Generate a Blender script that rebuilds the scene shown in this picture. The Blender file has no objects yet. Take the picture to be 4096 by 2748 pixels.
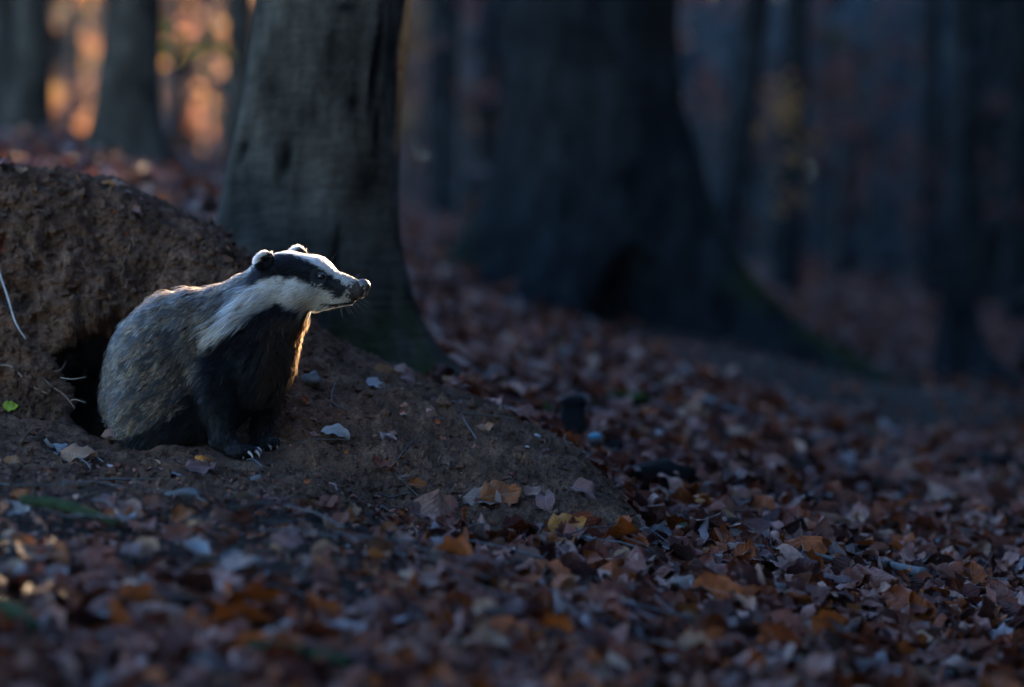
import bpy, math, random
import numpy as np
from mathutils import Vector, Matrix

rng = np.random.default_rng(7)
random.seed(7)
sc = bpy.context.scene
COL = sc.collection
R = math.radians

# ------------------------------------------------------------------ camera
K = 36.0 / 100.0 / 1024.0          # metres per pixel per metre of distance
FD = 6.0                           # focus distance
PX = K * FD
cam = bpy.data.cameras.new('camera')
cam.lens = 100; cam.sensor_width = 36
cam.clip_start = 0.1; cam.clip_end = 1000
cam.dof.use_dof = True; cam.dof.focus_distance = 5.95; cam.dof.aperture_fstop = 1.45
camo = bpy.data.objects.new('camera', cam); COL.objects.link(camo)
camo.location = (0, 0, 0); camo.rotation_euler = (R(90), 0, 0)
sc.camera = camo

# ------------------------------------------------------------------ light
SUN_EL, SUN_AZ = R(16), R(22)      # azimuth measured from +Y towards +X
SKY_STRENGTH, SUN_STRENGTH, EXPOSURE = 0.15, 3.7, 2.65
world = bpy.data.worlds.new('World'); sc.world = world; world.use_nodes = True
nt = world.node_tree; nt.nodes.clear()
sky = nt.nodes.new('ShaderNodeTexSky'); sky.sky_type = 'NISHITA'; sky.sun_disc = False
sky.sun_elevation = SUN_EL; sky.sun_rotation = SUN_AZ
sky.air_density = 1.0; sky.dust_density = 0.0; sky.ozone_density = 4.5
bg = nt.nodes.new('ShaderNodeBackground'); bg.inputs[1].default_value = SKY_STRENGTH
wo = nt.nodes.new('ShaderNodeOutputWorld')
nt.links.new(sky.outputs[0], bg.inputs[0]); nt.links.new(bg.outputs[0], wo.inputs[0])
sun = bpy.data.lights.new('sun', 'SUN'); sun.energy = SUN_STRENGTH; sun.angle = R(0.5); sun.color = (1.0, 0.72, 0.44)
suno = bpy.data.objects.new('sun', sun); COL.objects.link(suno)
sdir = Vector((math.sin(SUN_AZ) * math.cos(SUN_EL), math.cos(SUN_AZ) * math.cos(SUN_EL), math.sin(SUN_EL)))
suno.rotation_euler = sdir.to_track_quat('Z', 'Y').to_euler(); suno.location = sdir * 30
sc.view_settings.view_transform = 'Standard'; sc.view_settings.look = 'None'
sc.view_settings.exposure = EXPOSURE; sc.view_settings.gamma = 1; sc.view_settings.use_curve_mapping = False
sc.cycles.use_denoising = True
sc.cycles.max_bounces = 6; sc.cycles.transparent_max_bounces = 8
sc.cycles.sample_clamp_indirect = 4

# ------------------------------------------------------------------ helpers
def tag(o, label=None, cat=None, group=None, kind=None):
    if label: o['label'] = label
    if cat: o['category'] = cat
    if group: o['group'] = group
    if kind: o['kind'] = kind
    return o

def empty(name, loc=(0, 0, 0)):
    o = bpy.data.objects.new(name, None); COL.objects.link(o); o.location = loc
    o.empty_display_size = .05
    return o

def obj(name, me, mat=None, parent=None, loc=None):
    o = bpy.data.objects.new(name, me); COL.objects.link(o)
    if mat and not me.materials: me.materials.append(mat)
    if parent is not None:
        o.parent = parent; o.matrix_parent_inverse = Matrix.Translation(-Vector(parent.location))
    if loc is not None: o.location = loc
    return o

def mesh_np(name, V, F, smooth=True, cols=None, uvs=None):
    """V (n,3); F (m,k) int array of equal sized faces; cols (n,3) per vertex; uvs (n,2) per vertex"""
    me = bpy.data.meshes.new(name)
    V = np.ascontiguousarray(V, np.float32); F = np.ascontiguousarray(F, np.int32)
    m, k = F.shape
    me.vertices.add(len(V)); me.vertices.foreach_set('co', V.ravel())
    me.loops.add(m * k); me.loops.foreach_set('vertex_index', F.ravel())
    me.polygons.add(m); me.polygons.foreach_set('loop_start', np.arange(0, m * k, k, dtype=np.int32))
    me.update(calc_edges=True)
    me.polygons.foreach_set('use_smooth', np.full(m, smooth, bool))
    if cols is not None:
        a = me.color_attributes.new('col', 'FLOAT_COLOR', 'POINT')
        c = np.ones((len(V), 4), np.float32); c[:, :cols.shape[1]] = cols
        a.data.foreach_set('color', c.ravel())
    if uvs is not None:
        uv = me.uv_layers.new(name='UVMap')
        uv.data.foreach_set('uv', np.ascontiguousarray(uvs[F.ravel()], np.float32).ravel())
    return me

# vectorised gradient noise -------------------------------------------------
_G = rng.normal(size=(256, 3)); _G /= np.linalg.norm(_G, axis=1)[:, None]
_P = np.concatenate([rng.permutation(256)] * 3)
def noise3(p):
    p = np.asarray(p, np.float64); i = np.floor(p).astype(np.int64); f = p - i; i &= 255
    w = f * f * f * (f * (f * 6 - 15) + 10)
    out = 0
    for dx in (0, 1):
        for dy in (0, 1):
            for dz in (0, 1):
                h = _P[_P[_P[(i[:, 0] + dx) & 255] + ((i[:, 1] + dy) & 255)] + ((i[:, 2] + dz) & 255)]
                g = _G[h & 255]
                d = g[:, 0] * (f[:, 0] - dx) + g[:, 1] * (f[:, 1] - dy) + g[:, 2] * (f[:, 2] - dz)
                wx = w[:, 0] if dx else 1 - w[:, 0]; wy = w[:, 1] if dy else 1 - w[:, 1]; wz = w[:, 2] if dz else 1 - w[:, 2]
                out = out + d * wx * wy * wz
    return out * 1.6
def fbm(p, oct=4, lac=2.1, gain=.5, ridged=False):
    a, s, t = 1.0, 0.0, 0.0; p = np.asarray(p, np.float64)
    for _ in range(oct):
        n = noise3(p + 17.3 * _)
        if ridged: n = 1 - 2 * np.abs(n)
        s = s + a * n; t += a; a *= gain; p = p * lac
    return s / t

# surface nets ----------------------------------------------------------------
def surface_nets(F, org, h):
    S = F < 0
    nx, ny, nz = F.shape
    c = np.zeros((nx - 1, ny - 1, nz - 1), np.int8)
    for a in (0, 1):
        for b in (0, 1):
            for d in (0, 1):
                c += S[a:nx - 1 + a, b:ny - 1 + b, d:nz - 1 + d]
    act = (c > 0) & (c < 8)
    I = np.argwhere(act)
    idx = np.full(act.shape, -1, np.int64); idx[act] = np.arange(len(I))
    acc = np.zeros((len(I), 3)); cnt = np.zeros(len(I))
    corners = [(a, b, d) for a in (0, 1) for b in (0, 1) for d in (0, 1)]
    for p in corners:
        for ax in range(3):
            if p[ax]: continue
            q = list(p); q[ax] = 1
            v0 = F[I[:, 0] + p[0], I[:, 1] + p[1], I[:, 2] + p[2]]
            v1 = F[I[:, 0] + q[0], I[:, 1] + q[1], I[:, 2] + q[2]]
            m = (v0 < 0) != (v1 < 0)
            t = np.where(m, v0 / np.where(m, v0 - v1, 1), 0)
            pos = np.array(p, float)[None, :].repeat(len(I), 0); pos[:, ax] += t
            acc[m] += pos[m]; cnt[m] += 1
    V = (I + acc / cnt[:, None]) * h + np.array(org)
    quads = []
    for ax in range(3):
        sl0 = [slice(1, -1)] * 3; sl1 = [slice(1, -1)] * 3
        sl0[ax] = slice(0, -1); sl1[ax] = slice(1, None)
        A = S[tuple(sl0)]; B = S[tuple(sl1)]
        E = np.argwhere(A != B)
        if not len(E): continue
        sg = A[E[:, 0], E[:, 1], E[:, 2]]
        E = E + 1; E[:, ax] -= 1
        b_, c_ = (ax + 1) % 3, (ax + 2) % 3
        def cell(db, dc):
            e = E.copy(); e[:, b_] -= db; e[:, c_] -= dc
            return idx[e[:, 0], e[:, 1], e[:, 2]]
        q = np.stack([cell(1, 1), cell(0, 1), cell(0, 0), cell(1, 0)], 1)
        q[~sg] = q[~sg][:, ::-1]
        quads.append(q)
    return V, np.concatenate(quads)

def vnormals(V, Fq):
    n = np.cross(V[Fq[:, 2]] - V[Fq[:, 0]], V[Fq[:, 3]] - V[Fq[:, 1]])
    N = np.zeros_like(V)
    for k in range(4): np.add.at(N, Fq[:, k], n)
    return N / (np.linalg.norm(N, axis=1)[:, None] + 1e-12)

# ------------------------------------------------------------------ terrain
UN = np.array([-400, 0, 100, 250, 430, 600, 750, 900, 1100, 1500.])
DN = np.array([2.5, 4.2, 5, 6, 7.5, 9.5, 13, 20, 40, 90.])
VT = np.array([
 [900, 960, 970, 980, 1000, 1020, 1040, 1060, 1070, 1080],
 [640, 675, 685, 690, 702, 722, 745, 765, 775, 790],
 [520, 548, 556, 568, 600, 628, 657, 687, 697, 712],
 [420, 442, 446, 452, 495, 540, 570, 600, 625, 640],
 [300, 330, 338, 350, 385, 445, 485, 520, 540, 560],
 [170, 195, 205, 232, 330, 375, 415, 460, 480, 500],
 [130, 150, 160, 200, 270, 318, 345, 385, 410, 430],
 [115, 135, 148, 182, 215, 252, 282, 312, 330, 345],
 [100, 120, 135, 165, 195, 225, 250, 265, 278, 290],
 [ 85, 105, 120, 150, 180, 210, 235, 250, 262, 275]], float)
ZT = (343.5 - VT) * K * DN[:, None]

def _herm(x, xn, n):
    x = np.clip(x, xn[0], xn[-1]); i = np.clip(np.searchsorted(xn, x) - 1, 0, n - 2)
    return i, (x - xn[i]) / (xn[i + 1] - xn[i])
def _tang(Z, xn, ax):
    Z = np.moveaxis(Z, ax, 0); d = np.diff(Z, axis=0) / np.diff(xn).reshape(-1, *([1] * (Z.ndim - 1)))
    m = np.zeros_like(Z); m[1:-1] = .5 * (d[1:] + d[:-1]); m[0] = d[0]; m[-1] = d[-1]
    return np.moveaxis(m, 0, ax)
MU, MD = _tang(ZT, UN, 1), _tang(ZT, DN, 0); MUD = _tang(MU, DN, 0)
def ground_z(X, Y):
    X = np.asarray(X, float); Y = np.maximum(np.asarray(Y, float), 2.5)
    u = 512 + X / (K * Y)
    i, a = _herm(u, UN, len(UN)); j, b = _herm(Y, DN, len(DN))
    hu = UN[i + 1] - UN[i]; hd = DN[j + 1] - DN[j]
    def H(t): return (2 * t**3 - 3 * t**2 + 1, t**3 - 2 * t**2 + t, -2 * t**3 + 3 * t**2, t**3 - t**2)
    A = H(a); B = H(b)
    def row(Z, M, jj): return A[0] * Z[jj, i] + A[1] * hu * M[jj, i] + A[2] * Z[jj, i + 1] + A[3] * hu * M[jj, i + 1]
    return B[0] * row(ZT, MU, j) + B[2] * row(ZT, MU, j + 1) + hd * (B[1] * row(MD, MUD, j) + B[3] * row(MD, MUD, j + 1))

CR = np.array([(-400, 150, 6.9), (-150, 158, 6.8), (0, 166, 6.7), (70, 177, 6.7), (120, 190, 6.7), (165, 209, 6.7), (200, 228, 6.65),
  (232, 252, 6.6), (250, 272, 6.6), (290, 312, 6.6), (310, 332, 6.6), (345, 354, 6.6), (380, 372, 6.55), (420, 386, 6.5),
  (460, 400, 6.5), (500, 417, 6.4), (540, 436, 6.35), (580, 460, 6.3), (620, 500, 6.2), (660, 548, 6.1), (700, 580, 6.0)], float)
CX = (CR[:, 0] - 512) * K * CR[:, 2]; CZ = (343.5 - CR[:, 1]) * K * CR[:, 2]
def sstep(a, b, x): t = np.clip((x - a) / (b - a), 0, 1); return t * t * (3 - 2 * t)
def terrain_z(X, Y):
    X = np.asarray(X, float); Y = np.asarray(Y, float)
    G = ground_z(X, Y)
    for (bx, by, a_, sx_, sy_) in ((1.7, 11.2, .13, .9, .6), (2.45, 9.2, .13, .45, .5), (.9, 8.6, .05, .5, .4), (1.5, 7.2, .05, .4, .3), (-.2, 5.0, .03, .3, .2)):
        G = G + a_ * np.exp(-((X - bx) / sx_) ** 2 - ((Y - by) / sy_) ** 2)
    Yc = np.interp(X, CX, CR[:, 2]); Zc = np.interp(X, CX, CZ)
    left = 1 - sstep(-.62, -.40, X)                 # 1 where the steep burrow face stands
    Yf = Yc - (.47 * left + .72 * (1 - left))
    s = np.clip((Y - Yf) / (Yc - Yf), 0, 1)
    p = left * (1 - (1 - sstep(0, 1, s)) ** 1.7) + (1 - left) * (s ** .9 * .75 + .25 * sstep(0, 1, s))
    back = np.exp(-(np.maximum(Y - Yc, 0) / .42) ** 2)
    Gc = ground_z(X, Yc)
    lift = np.maximum(Zc - np.where(Y < Yc, G, Gc), 0)
    fade = 1 - sstep(.22, .42, X)
    return G + lift * np.where(Y < Yc, p, back) * fade

def soil_mask(X, Y):
    u = 512 + X / (K * Y)
    yf = np.interp(u, [-300, 0, 150, 250, 400, 500, 600, 660], [5.3, 5.3, 5.38, 5.5, 5.6, 5.66, 5.8, 5.9])
    yc = np.interp(X, CX, CR[:, 2]) + .12 + .5 * (1 - sstep(400, 480, u))
    n = fbm(np.stack([X * 4, Y * 4, X * 0], -1).reshape(-1, 3), 3).reshape(X.shape) * .25
    m = sstep(-.06, .06, (Y - yf) + n) * (1 - sstep(-.05, .1, (Y - yc) + n * .5)) * (1 - sstep(650, 690, u + n * 60))
    return m

def hit(u, v, dmin=3.8, dmax=80):
    d = np.concatenate([np.arange(dmin, 12, .01), np.arange(12, dmax, .05)])
    X = (u - 512) * K * d; Z = (343.5 - v) * K * d
    b = np.nonzero(Z < terrain_z(X, d))[0]
    j = b[0] if len(b) else -1
    return np.array([X[j], d[j], float(terrain_z(X[j:j + 1], d[j:j + 1])[0])]) if j >= 0 else np.array([X[-1], d[-1], Z[-1]])

# ------------------------------------------------------------------ materials
def newmat(name):
    m = bpy.data.materials.new(name); m.use_nodes = True
    n = m.node_tree; n.nodes.clear(); return m, n
def N(n, t, **kw):
    x = n.nodes.new(t)
    for k, v in kw.items(): setattr(x, k, v)
    return x
def ramp(n, fac, stops):
    r = N(n, 'ShaderNodeValToRGB'); e = r.color_ramp.elements
    while len(e) < len(stops): e.new(.5)
    for i, (p, c) in enumerate(stops): e[i].position = p; e[i].color = (*c, 1)
    n.links.new(fac, r.inputs[0]); return r.outputs[0]
def noise(n, scale, detail=4, rough=.6, vec=None, dist=0):
    t = N(n, 'ShaderNodeTexNoise'); t.inputs['Scale'].default_value = scale; t.inputs['Detail'].default_value = detail
    t.inputs['Roughness'].default_value = rough; t.inputs['Distortion'].default_value = dist
    if vec is not None: n.links.new(vec, t.inputs['Vector'])
    return t.outputs[0]
def mixc(n, fac, a, b, mode='MIX'):
    m = N(n, 'ShaderNodeMix', data_type='RGBA', blend_type=mode)
    for s, val in ((0, fac), (6, a), (7, b)):
        if isinstance(val, (int, float)): m.inputs[s].default_value = val
        elif isinstance(val, tuple): m.inputs[s].default_value = (*val, 1)
        else: n.links.new(val, m.inputs[s])
    return m.outputs[2]
def finish(n, col, rough=.9, spec=.2, bump=None, bstr=.5, bdist=.01, trans=0):
    b = N(n, 'ShaderNodeBsdfPrincipled')
    if isinstance(col, tuple): b.inputs['Base Color'].default_value = (*col, 1)
    else: n.links.new(col, b.inputs['Base Color'])
    if isinstance(rough, (int, float)): b.inputs['Roughness'].default_value = rough
    else: n.links.new(rough, b.inputs['Roughness'])
    b.inputs['Specular IOR Level'].default_value = spec
    if bump is not None:
        bp = N(n, 'ShaderNodeBump'); bp.inputs['Strength'].default_value = bstr; bp.inputs['Distance'].default_value = bdist
        n.links.new(bump, bp.inputs['Height']); n.links.new(bp.outputs[0], b.inputs['Normal'])
    o = N(n, 'ShaderNodeOutputMaterial'); out = b.outputs[0]
    if trans:
        t = N(n, 'ShaderNodeBsdfTranslucent')
        if isinstance(col, tuple): t.inputs[0].default_value = (*col, 1)
        else: n.links.new(col, t.inputs[0])
        mx = N(n, 'ShaderNodeMixShader'); mx.inputs[0].default_value = trans
        n.links.new(out, mx.inputs[1]); n.links.new(t.outputs[0], mx.inputs[2]); out = mx.outputs[0]
    n.links.new(out, o.inputs[0]); return b
def objvec(n):
    return N(n, 'ShaderNodeTexCoord').outputs['Object']
def attr(n, name='col'):
    a = N(n, 'ShaderNodeAttribute'); a.attribute_name = name; return a

def soil_mat():
    m, n = newmat('bare_soil'); v = objvec(n)
    c1 = ramp(n, noise(n, 9, 6, .65, v), [(.3, (.045, .025, .016)), (.55, (.135, .074, .048)), (.75, (.25, .15, .10))])
    c2 = ramp(n, noise(n, 160, 3, .7, v), [(.35, (.45, .42, .41)), (.65, (1.25, 1.22, 1.2))])
    c = mixc(n, 1.0, c1, c2, 'MULTIPLY')
    a = attr(n)
    c = mixc(n, a.outputs['Fac'], ramp(n, noise(n, 20, 4, .6, v), [(.3, (.018, .013, .011)), (.7, (.05, .036, .028))]), c)
    h_ = N(n, 'ShaderNodeMath', operation='ADD'); n.links.new(noise(n, 120, 6, .75, v), h_.inputs[0]); n.links.new(noise(n, 38, 4, .7, v), h_.inputs[1]); h = h_.outputs[0]
    finish(n, c, .95, .12, h, 1.0, .009); return m
SOIL = soil_mat()

def leaf_mat(name='dead_leaf', trans=.15, rough=.45, spec=.25, veins=True):
    m, n = newmat(name); a = attr(n).outputs['Color']
    uv = N(n, 'ShaderNodeUVMap').outputs[0]
    sp = N(n, 'ShaderNodeSeparateXYZ'); n.links.new(uv, sp.inputs[0])
    def math_(op, x, y=None):
        q = N(n, 'ShaderNodeMath', operation=op)
        for i, val in enumerate((x, y)):
            if val is None: continue
            if isinstance(val, (int, float)): q.inputs[i].default_value = val
            else: n.links.new(val, q.inputs[i])
        return q.outputs[0]
    ax = math_('ABSOLUTE', sp.outputs[0])
    ph = math_('SUBTRACT', math_('MULTIPLY', sp.outputs[1], 9.0), math_('MULTIPLY', ax, 3.0))
    st = math_('POWER', math_('ABSOLUTE', math_('SINE', math_('MULTIPLY', ph, 3.14159))), 6.0)
    mid = math_('LESS_THAN', ax, .07)
    vein = math_('MAXIMUM', math_('MULTIPLY', math_('SUBTRACT', 1.0, st), .0), mid)
    vv = objvec(n)
    blot = noise(n, 60, 4, .7, vv)
    c = mixc(n, 1.0, a, ramp(n, blot, [(.3, (.5, .45, .45)), (.6, (1.1, 1.1, 1.1))]), 'MULTIPLY')
    c = mixc(n, math_('MULTIPLY', vein, .5), c, mixc(n, .5, c, (.30, .22, .17)))
    hh = math_('ADD', math_('MULTIPLY', st, .5), math_('MULTIPLY', blot, .8))
    ro = ramp(n, blot, [(.3, (rough + .2,) * 3), (.7, (rough - .06,) * 3)])
    finish(n, c, ro, spec, hh, .5, .003, trans); return m
LEAF = leaf_mat()
FAR_LEAF = leaf_mat('woodland_leaf', .62, .6, .2)

def bark_mat(name, base, moss=True):
    m, n = newmat(name); v = objvec(n)
    mp = N(n, 'ShaderNodeMapping'); mp.inputs['Scale'].default_value = (1.0, 1.0, .5); n.links.new(v, mp.inputs[0])
    mh = N(n, 'ShaderNodeMapping'); mh.inputs['Scale'].default_value = (.6, .6, 3.5); n.links.new(v, mh.inputs[0])
    c = ramp(n, noise(n, 9, 6, .65, mp.outputs[0]), [(.32, tuple(x * .25 for x in base)), (.5, base), (.72, tuple(x * 2.1 for x in base))])
    c2 = ramp(n, noise(n, 14, 5, .6, mh.outputs[0]), [(.3, (.75,) * 3), (.65, (1.1,) * 3)])
    c = mixc(n, 1.0, c, c2, 'MULTIPLY')
    a = attr(n)
    ms = ramp(n, noise(n, 90, 4, .6, v), [(.3, (.010, .015, .004)), (.7, (.032, .044, .010))])
    sc_ = N(n, 'ShaderNodeSeparateColor'); n.links.new(a.outputs['Color'], sc_.inputs[0])
    c = mixc(n, sc_.outputs[1], c, (.006, .006, .006)); c = mixc(n, sc_.outputs[0], c, ms)
    hs = N(n, 'ShaderNodeMath', operation='ADD')
    n.links.new(noise(n, 30, 6, .7, mp.outputs[0]), hs.inputs[0]); n.links.new(noise(n, 22, 4, .6, mh.outputs[0]), hs.inputs[1])
    finish(n, c, .95, .04, hs.outputs[0], 1.0, .02); return m
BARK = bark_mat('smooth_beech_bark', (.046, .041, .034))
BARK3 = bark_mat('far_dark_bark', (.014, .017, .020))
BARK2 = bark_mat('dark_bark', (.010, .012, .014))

def plain(name, col, rough=.8, spec=.3, nscale=40, var=.5, bstr=.5, bdist=.004, trans=0):
    m, n = newmat(name); v = objvec(n)
    f = noise(n, nscale, 5, .65, v)
    c = ramp(n, f, [(.3, tuple(x * (1 - var) for x in col)), (.7, tuple(x * (1 + var) for x in col))])
    finish(n, c, rough, spec, f, bstr, bdist, trans); return m
TWIG = plain('weathered_twig', (.07, .065, .065), .7, .35, 60)
PALE_TWIG = plain('pale_twig', (.32, .31, .30), .5, .5, 60, .3)
STONE = plain('grey_stone', (.10, .10, .10), .85, .25, 50)
PALE_STONE = plain('pale_stone', (.40, .38, .36), .8, .3, 80, .25)
DARKMOSS = plain('mossy_bark', (.022, .034, .016), .95, .1, 60, .6, .9, .006)
MOSS = plain('moss', (.035, .075, .012), .95, .1, 120, .6, .9, .006)
ROOT = plain('fine_root', (.16, .12, .09), .8, .2, 90)
CHAR = plain('charred_wood', (.010, .010, .011), .9, .08, 70, .5, .9, .006)
BLUE = plain('blue_plastic', (.02, .20, .30), .45, .5, 30, .1, .1)

# ------------------------------------------------------------------ ground sheet and burrow mound
BX0, BX1, BY0, BY1, BZ0, BZ1 = -1.70, -.34, 5.62, 7.60, -.62, .62     # box meshed as a solid with a tunnel
def soil_disp(P, amt):
    big = fbm(P * 5.0, 3) * .026
    mid = fbm(P * 15.0 + 5, 4, ridged=True, gain=.6) * .020
    fine = fbm(P * 55.0 + 9, 3, gain=.6) * .010
    pit = -np.maximum(noise3(P * 26 + 3) - .25, 0) * .03
    calm = 1 - .8 * np.exp(-((P[:, 0] + .53) / .13) ** 2 - ((P[:, 1] - 5.93) / .12) ** 2)
    return (big + mid + fine + pit) * amt * calm

def build_ground():
    uu = np.concatenate([np.arange(-9000, -800, 400), np.arange(-800, -160, 20), np.arange(-160, 1180, 1.6), np.arange(1180, 1800, 20), np.arange(1800, 10000, 400)])
    dd = np.concatenate([np.arange(1.2, 4, .1), np.arange(4, 5.2, .02), np.arange(5.2, 7.2, .0085), np.arange(7.2, 10, .03)])
    t = [10.0]
    while t[-1] < 140: t.append(t[-1] * 1.018)
    dd = np.concatenate([dd, t])
    U, D = np.meshgrid(uu, dd, indexing='ij')
    X = (U - 512) * K * D; Y = D.copy()
    Z = terrain_z(X, Y)
    P = np.stack([X, Y, Z], -1).reshape(-1, 3)
    s = soil_mask(X.ravel(), Y.ravel())
    near = 1 - sstep(8, 14, Y.ravel())
    P[:, 2] += soil_disp(P, 1.0) * (.35 + .65 * s) * near + fbm(P * .8, 3) * .12 * sstep(9, 16, P[:, 1])
    inside = sstep(0, .03, np.minimum(np.minimum(P[:, 0] - BX0, BX1 - P[:, 0]), np.minimum(P[:, 1] - BY0, BY1 - P[:, 1])))
    P[:, 2] -= inside * np.where(inside > .99, .9, .05)
    nu, nd = U.shape
    I = np.arange(nu * nd).reshape(nu, nd)
    F = np.stack([I[:-1, :-1], I[1:, :-1], I[1:, 1:], I[:-1, 1:]], -1).reshape(-1, 4)
    cols = np.repeat(s[:, None], 3, 1) * .95
    me = mesh_np('ground', P, F, True, cols)
    o = obj('ground', me, SOIL); tag(o, kind='structure')
build_ground()

TA = np.array([[-.80, 6.08, -.085], [-.845, 6.35, -.10], [-1.0, 6.7, -.12], [-1.2, 7.05, -.2], [-1.4, 7.35, -.28]])
TR = np.array([.145, .175, .22, .20, .16])
def tunnel_sdf(P):
    d = np.full(P.shape[:-1], 1e3, np.float32)
    for a, b, ra, rb in zip(TA[:-1], TA[1:], TR[:-1], TR[1:]):
        ab = b - a; t = np.clip(((P - a) @ ab) / (ab @ ab), 0, 1)
        q = P - a - t[..., None] * ab
        d = np.minimum(d, np.sqrt(q[..., 0]**2 + q[..., 1]**2 + (q[..., 2] * 1.08)**2) - (ra + (rb - ra) * t))
    return d
def build_mound():
    h = .0075
    xs = np.arange(BX0 - h, BX1 + 2 * h, h); ys = np.arange(BY0 - h, BY1 + 2 * h, h); zs = np.arange(BZ0, BZ1, h)
    XX, YY = np.meshgrid(xs, ys, indexing='ij')
    H = terrain_z(XX, YY)
    gx, gy = np.gradient(H, h); nrm = 1 / np.sqrt(1 + gx**2 + gy**2)
    F = ((zs[None, None, :] - H[:, :, None]) * nrm[:, :, None]).astype(np.float32)
    P = np.stack(np.broadcast_arrays(XX[:, :, None], YY[:, :, None], zs[None, None, :]), -1).astype(np.float32)
    T = np.empty(F.shape, np.float32)
    for i in range(0, len(xs), 16): T[i:i + 16] = tunnel_sdf(P[i:i + 16])
    k = .02                                             # smooth subtraction
    a, b = F, -T
    hh = np.clip(.5 + .5 * (a - b) / k, 0, 1)
    F = b + (a - b) * hh + k * hh * (1 - hh)
    V, Q = surface_nets(F, (xs[0], ys[0], zs[0]), h)
    Nn = vnormals(V, Q)
    s = soil_mask(V[:, 0], V[:, 1])
    edge = sstep(0, .05, np.minimum(np.minimum(V[:, 0] - BX0, BX1 - V[:, 0]), np.minimum(V[:, 1] - BY0, BY1 - V[:, 1])))
    d = soil_disp(V, 1.0) * (.35 + .65 * s)
    face = sstep(.25, .7, 1 - Nn[:, 2])
    extra = ((fbm(V * np.array([9, 9, 6.]) + 40, 4, ridged=True) - .25) * .06 + (fbm(V * np.array([30, 30, 24.]) + 4, 3, gain=.7)) * .022 - np.maximum(noise3(V * 22 + 8) - .3, 0) * .05) * face * edge
    dv = Nn * (d + extra)[:, None] * edge[:, None] + np.array([0, 0, 1.])[None] * (d * (1 - edge))[:, None]
    V = V + dv
    t = tunnel_sdf(V); ss = np.maximum(s, 1.0 * (t < .05))
    me = mesh_np('earth_mound', V, Q, True, np.repeat(ss[:, None], 3, 1) * .95)
    o = obj('earth_mound', me, SOIL); tag(o, kind='structure')
    global MV, MN
    MV, MN = V[(t > .0) & (V[:, 1] < 6.9)], Nn[(t > .0) & (V[:, 1] < 6.9)]
build_mound()

# ------------------------------------------------------------------ trees
def trunk_mesh(name, base, height, r0, r1, lean=(0, 0), lobes=(), nth=96, nh=120, bumps=.02, hollow=None, moss=(), scars=(), zlow=-.5, bend=0):
    t = np.linspace(0, 1, nh) ** 1.8
    hs = zlow + (height - zlow) * t
    th = np.linspace(0, 2 * math.pi, nth, endpoint=False)
    H, T = np.meshgrid(hs, th, indexing='ij')
    f = np.clip(H / height, 0, 1)
    r = r0 + (r1 - r0) * f ** .8
    r = np.maximum(r, .01)
    for (a, s, dec, kap) in lobes: r = r + s * np.exp(-np.maximum(H, -.9 * dec) / dec) * np.exp(kap * (np.cos(T - a) - 1))
    mossv = np.zeros_like(r); scar = np.zeros_like(r)
    P = np.stack([np.cos(T), np.sin(T), H], -1)
    nn = fbm((P * np.array([r0 * 4, r0 * 4, 1.2]) + np.array(base) * 3).reshape(-1, 3), 4).reshape(r.shape)
    n2 = fbm((P * np.array([r0 * 16, r0 * 16, 5]) + np.array(base) * 7).reshape(-1, 3), 3).reshape(r.shape)
    r = r + nn * bumps + n2 * bumps * .3
    for (a, hh, wa, wh, dp) in scars:
        q = np.angle(np.exp(1j * (T - a)))
        scar = np.maximum(scar, np.exp(-(q / wa) ** 2 - ((H - hh) / wh) ** 2) * 1.3 + n2 * .5 * np.exp(-(q / wa / 1.5) ** 2 - ((H - hh) / wh / 1.5) ** 2))
        r = r - dp * np.exp(-(q / wa) ** 2 - ((H - hh) / wh) ** 2) + dp * .5 * np.exp(-(q / (wa * 1.8)) ** 2 - ((H - hh) / (wh * 1.6)) ** 2)
    if hollow:
        a, w, ht, dp = hollow
        q = np.angle(np.exp(1j * (T - a))) / w
        wid = np.clip(1 - (np.clip(H, 0, None) / ht) ** 2, 0, 1)
        m = sstep(0, .25, wid - np.abs(q))
        r = r * (1 - m) + (r - dp) * m
    for (a, kap, hm, st) in moss:
        mossv = np.maximum(mossv, st * np.exp(kap * (np.cos(T - a) - 1)) * np.exp(-(np.maximum(H, 0) / hm) ** 2))
    mossv = np.clip(mossv * (1 + 2.2 * n2) * 1.4 - .15, 0, 1)
    x = base[0] + lean[0] * H + bend * H * H + r * np.cos(T); y = base[1] + lean[1] * H + r * np.sin(T); z = base[2] + H
    V = np.stack([x, y, z], -1).reshape(-1, 3)
    I = np.arange(nh * nth).reshape(nh, nth)
    F = np.stack([I[:-1], np.roll(I, -1, 1)[:-1], np.roll(I, -1, 1)[1:], I[1:]], -1).reshape(-1, 4)
    return mesh_np(name, V, F, True, np.stack([mossv.ravel(), np.clip(scar.ravel(), 0, 1), 0 * mossv.ravel()], 1))

def leaf_cards(name, C, size, cols, mat, parent=None, fold=.25):
    """many small folded diamonds; C (n,3) centres, size (n,), cols (n,3)"""
    n = len(C)
    d = rng.normal(size=(n, 3)); d /= np.linalg.norm(d, axis=1)[:, None]
    e = np.cross(d, rng.normal(size=(n, 3))); e /= np.linalg.norm(e, axis=1)[:, None]
    nn = np.cross(d, e)
    s = size[:, None]
    V = np.stack([C - d * s, C + e * s * .55 + nn * s * fold, C + d * s, C - e * s * .55 + nn * s * fold], 1).reshape(-1, 3)
    b = np.arange(n) * 4
    F = np.concatenate([np.stack([b, b + 1, b + 2], 1), np.stack([b, b + 2, b + 3], 1)])
    uv = np.tile(np.array([[0, 0], [1, .5], [0, 1], [-1, .5]], float), (n, 1))
    me = mesh_np(name, V, F, False, np.repeat(cols, 4, 0), uv)
    return obj(name, me, mat, parent)

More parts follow.
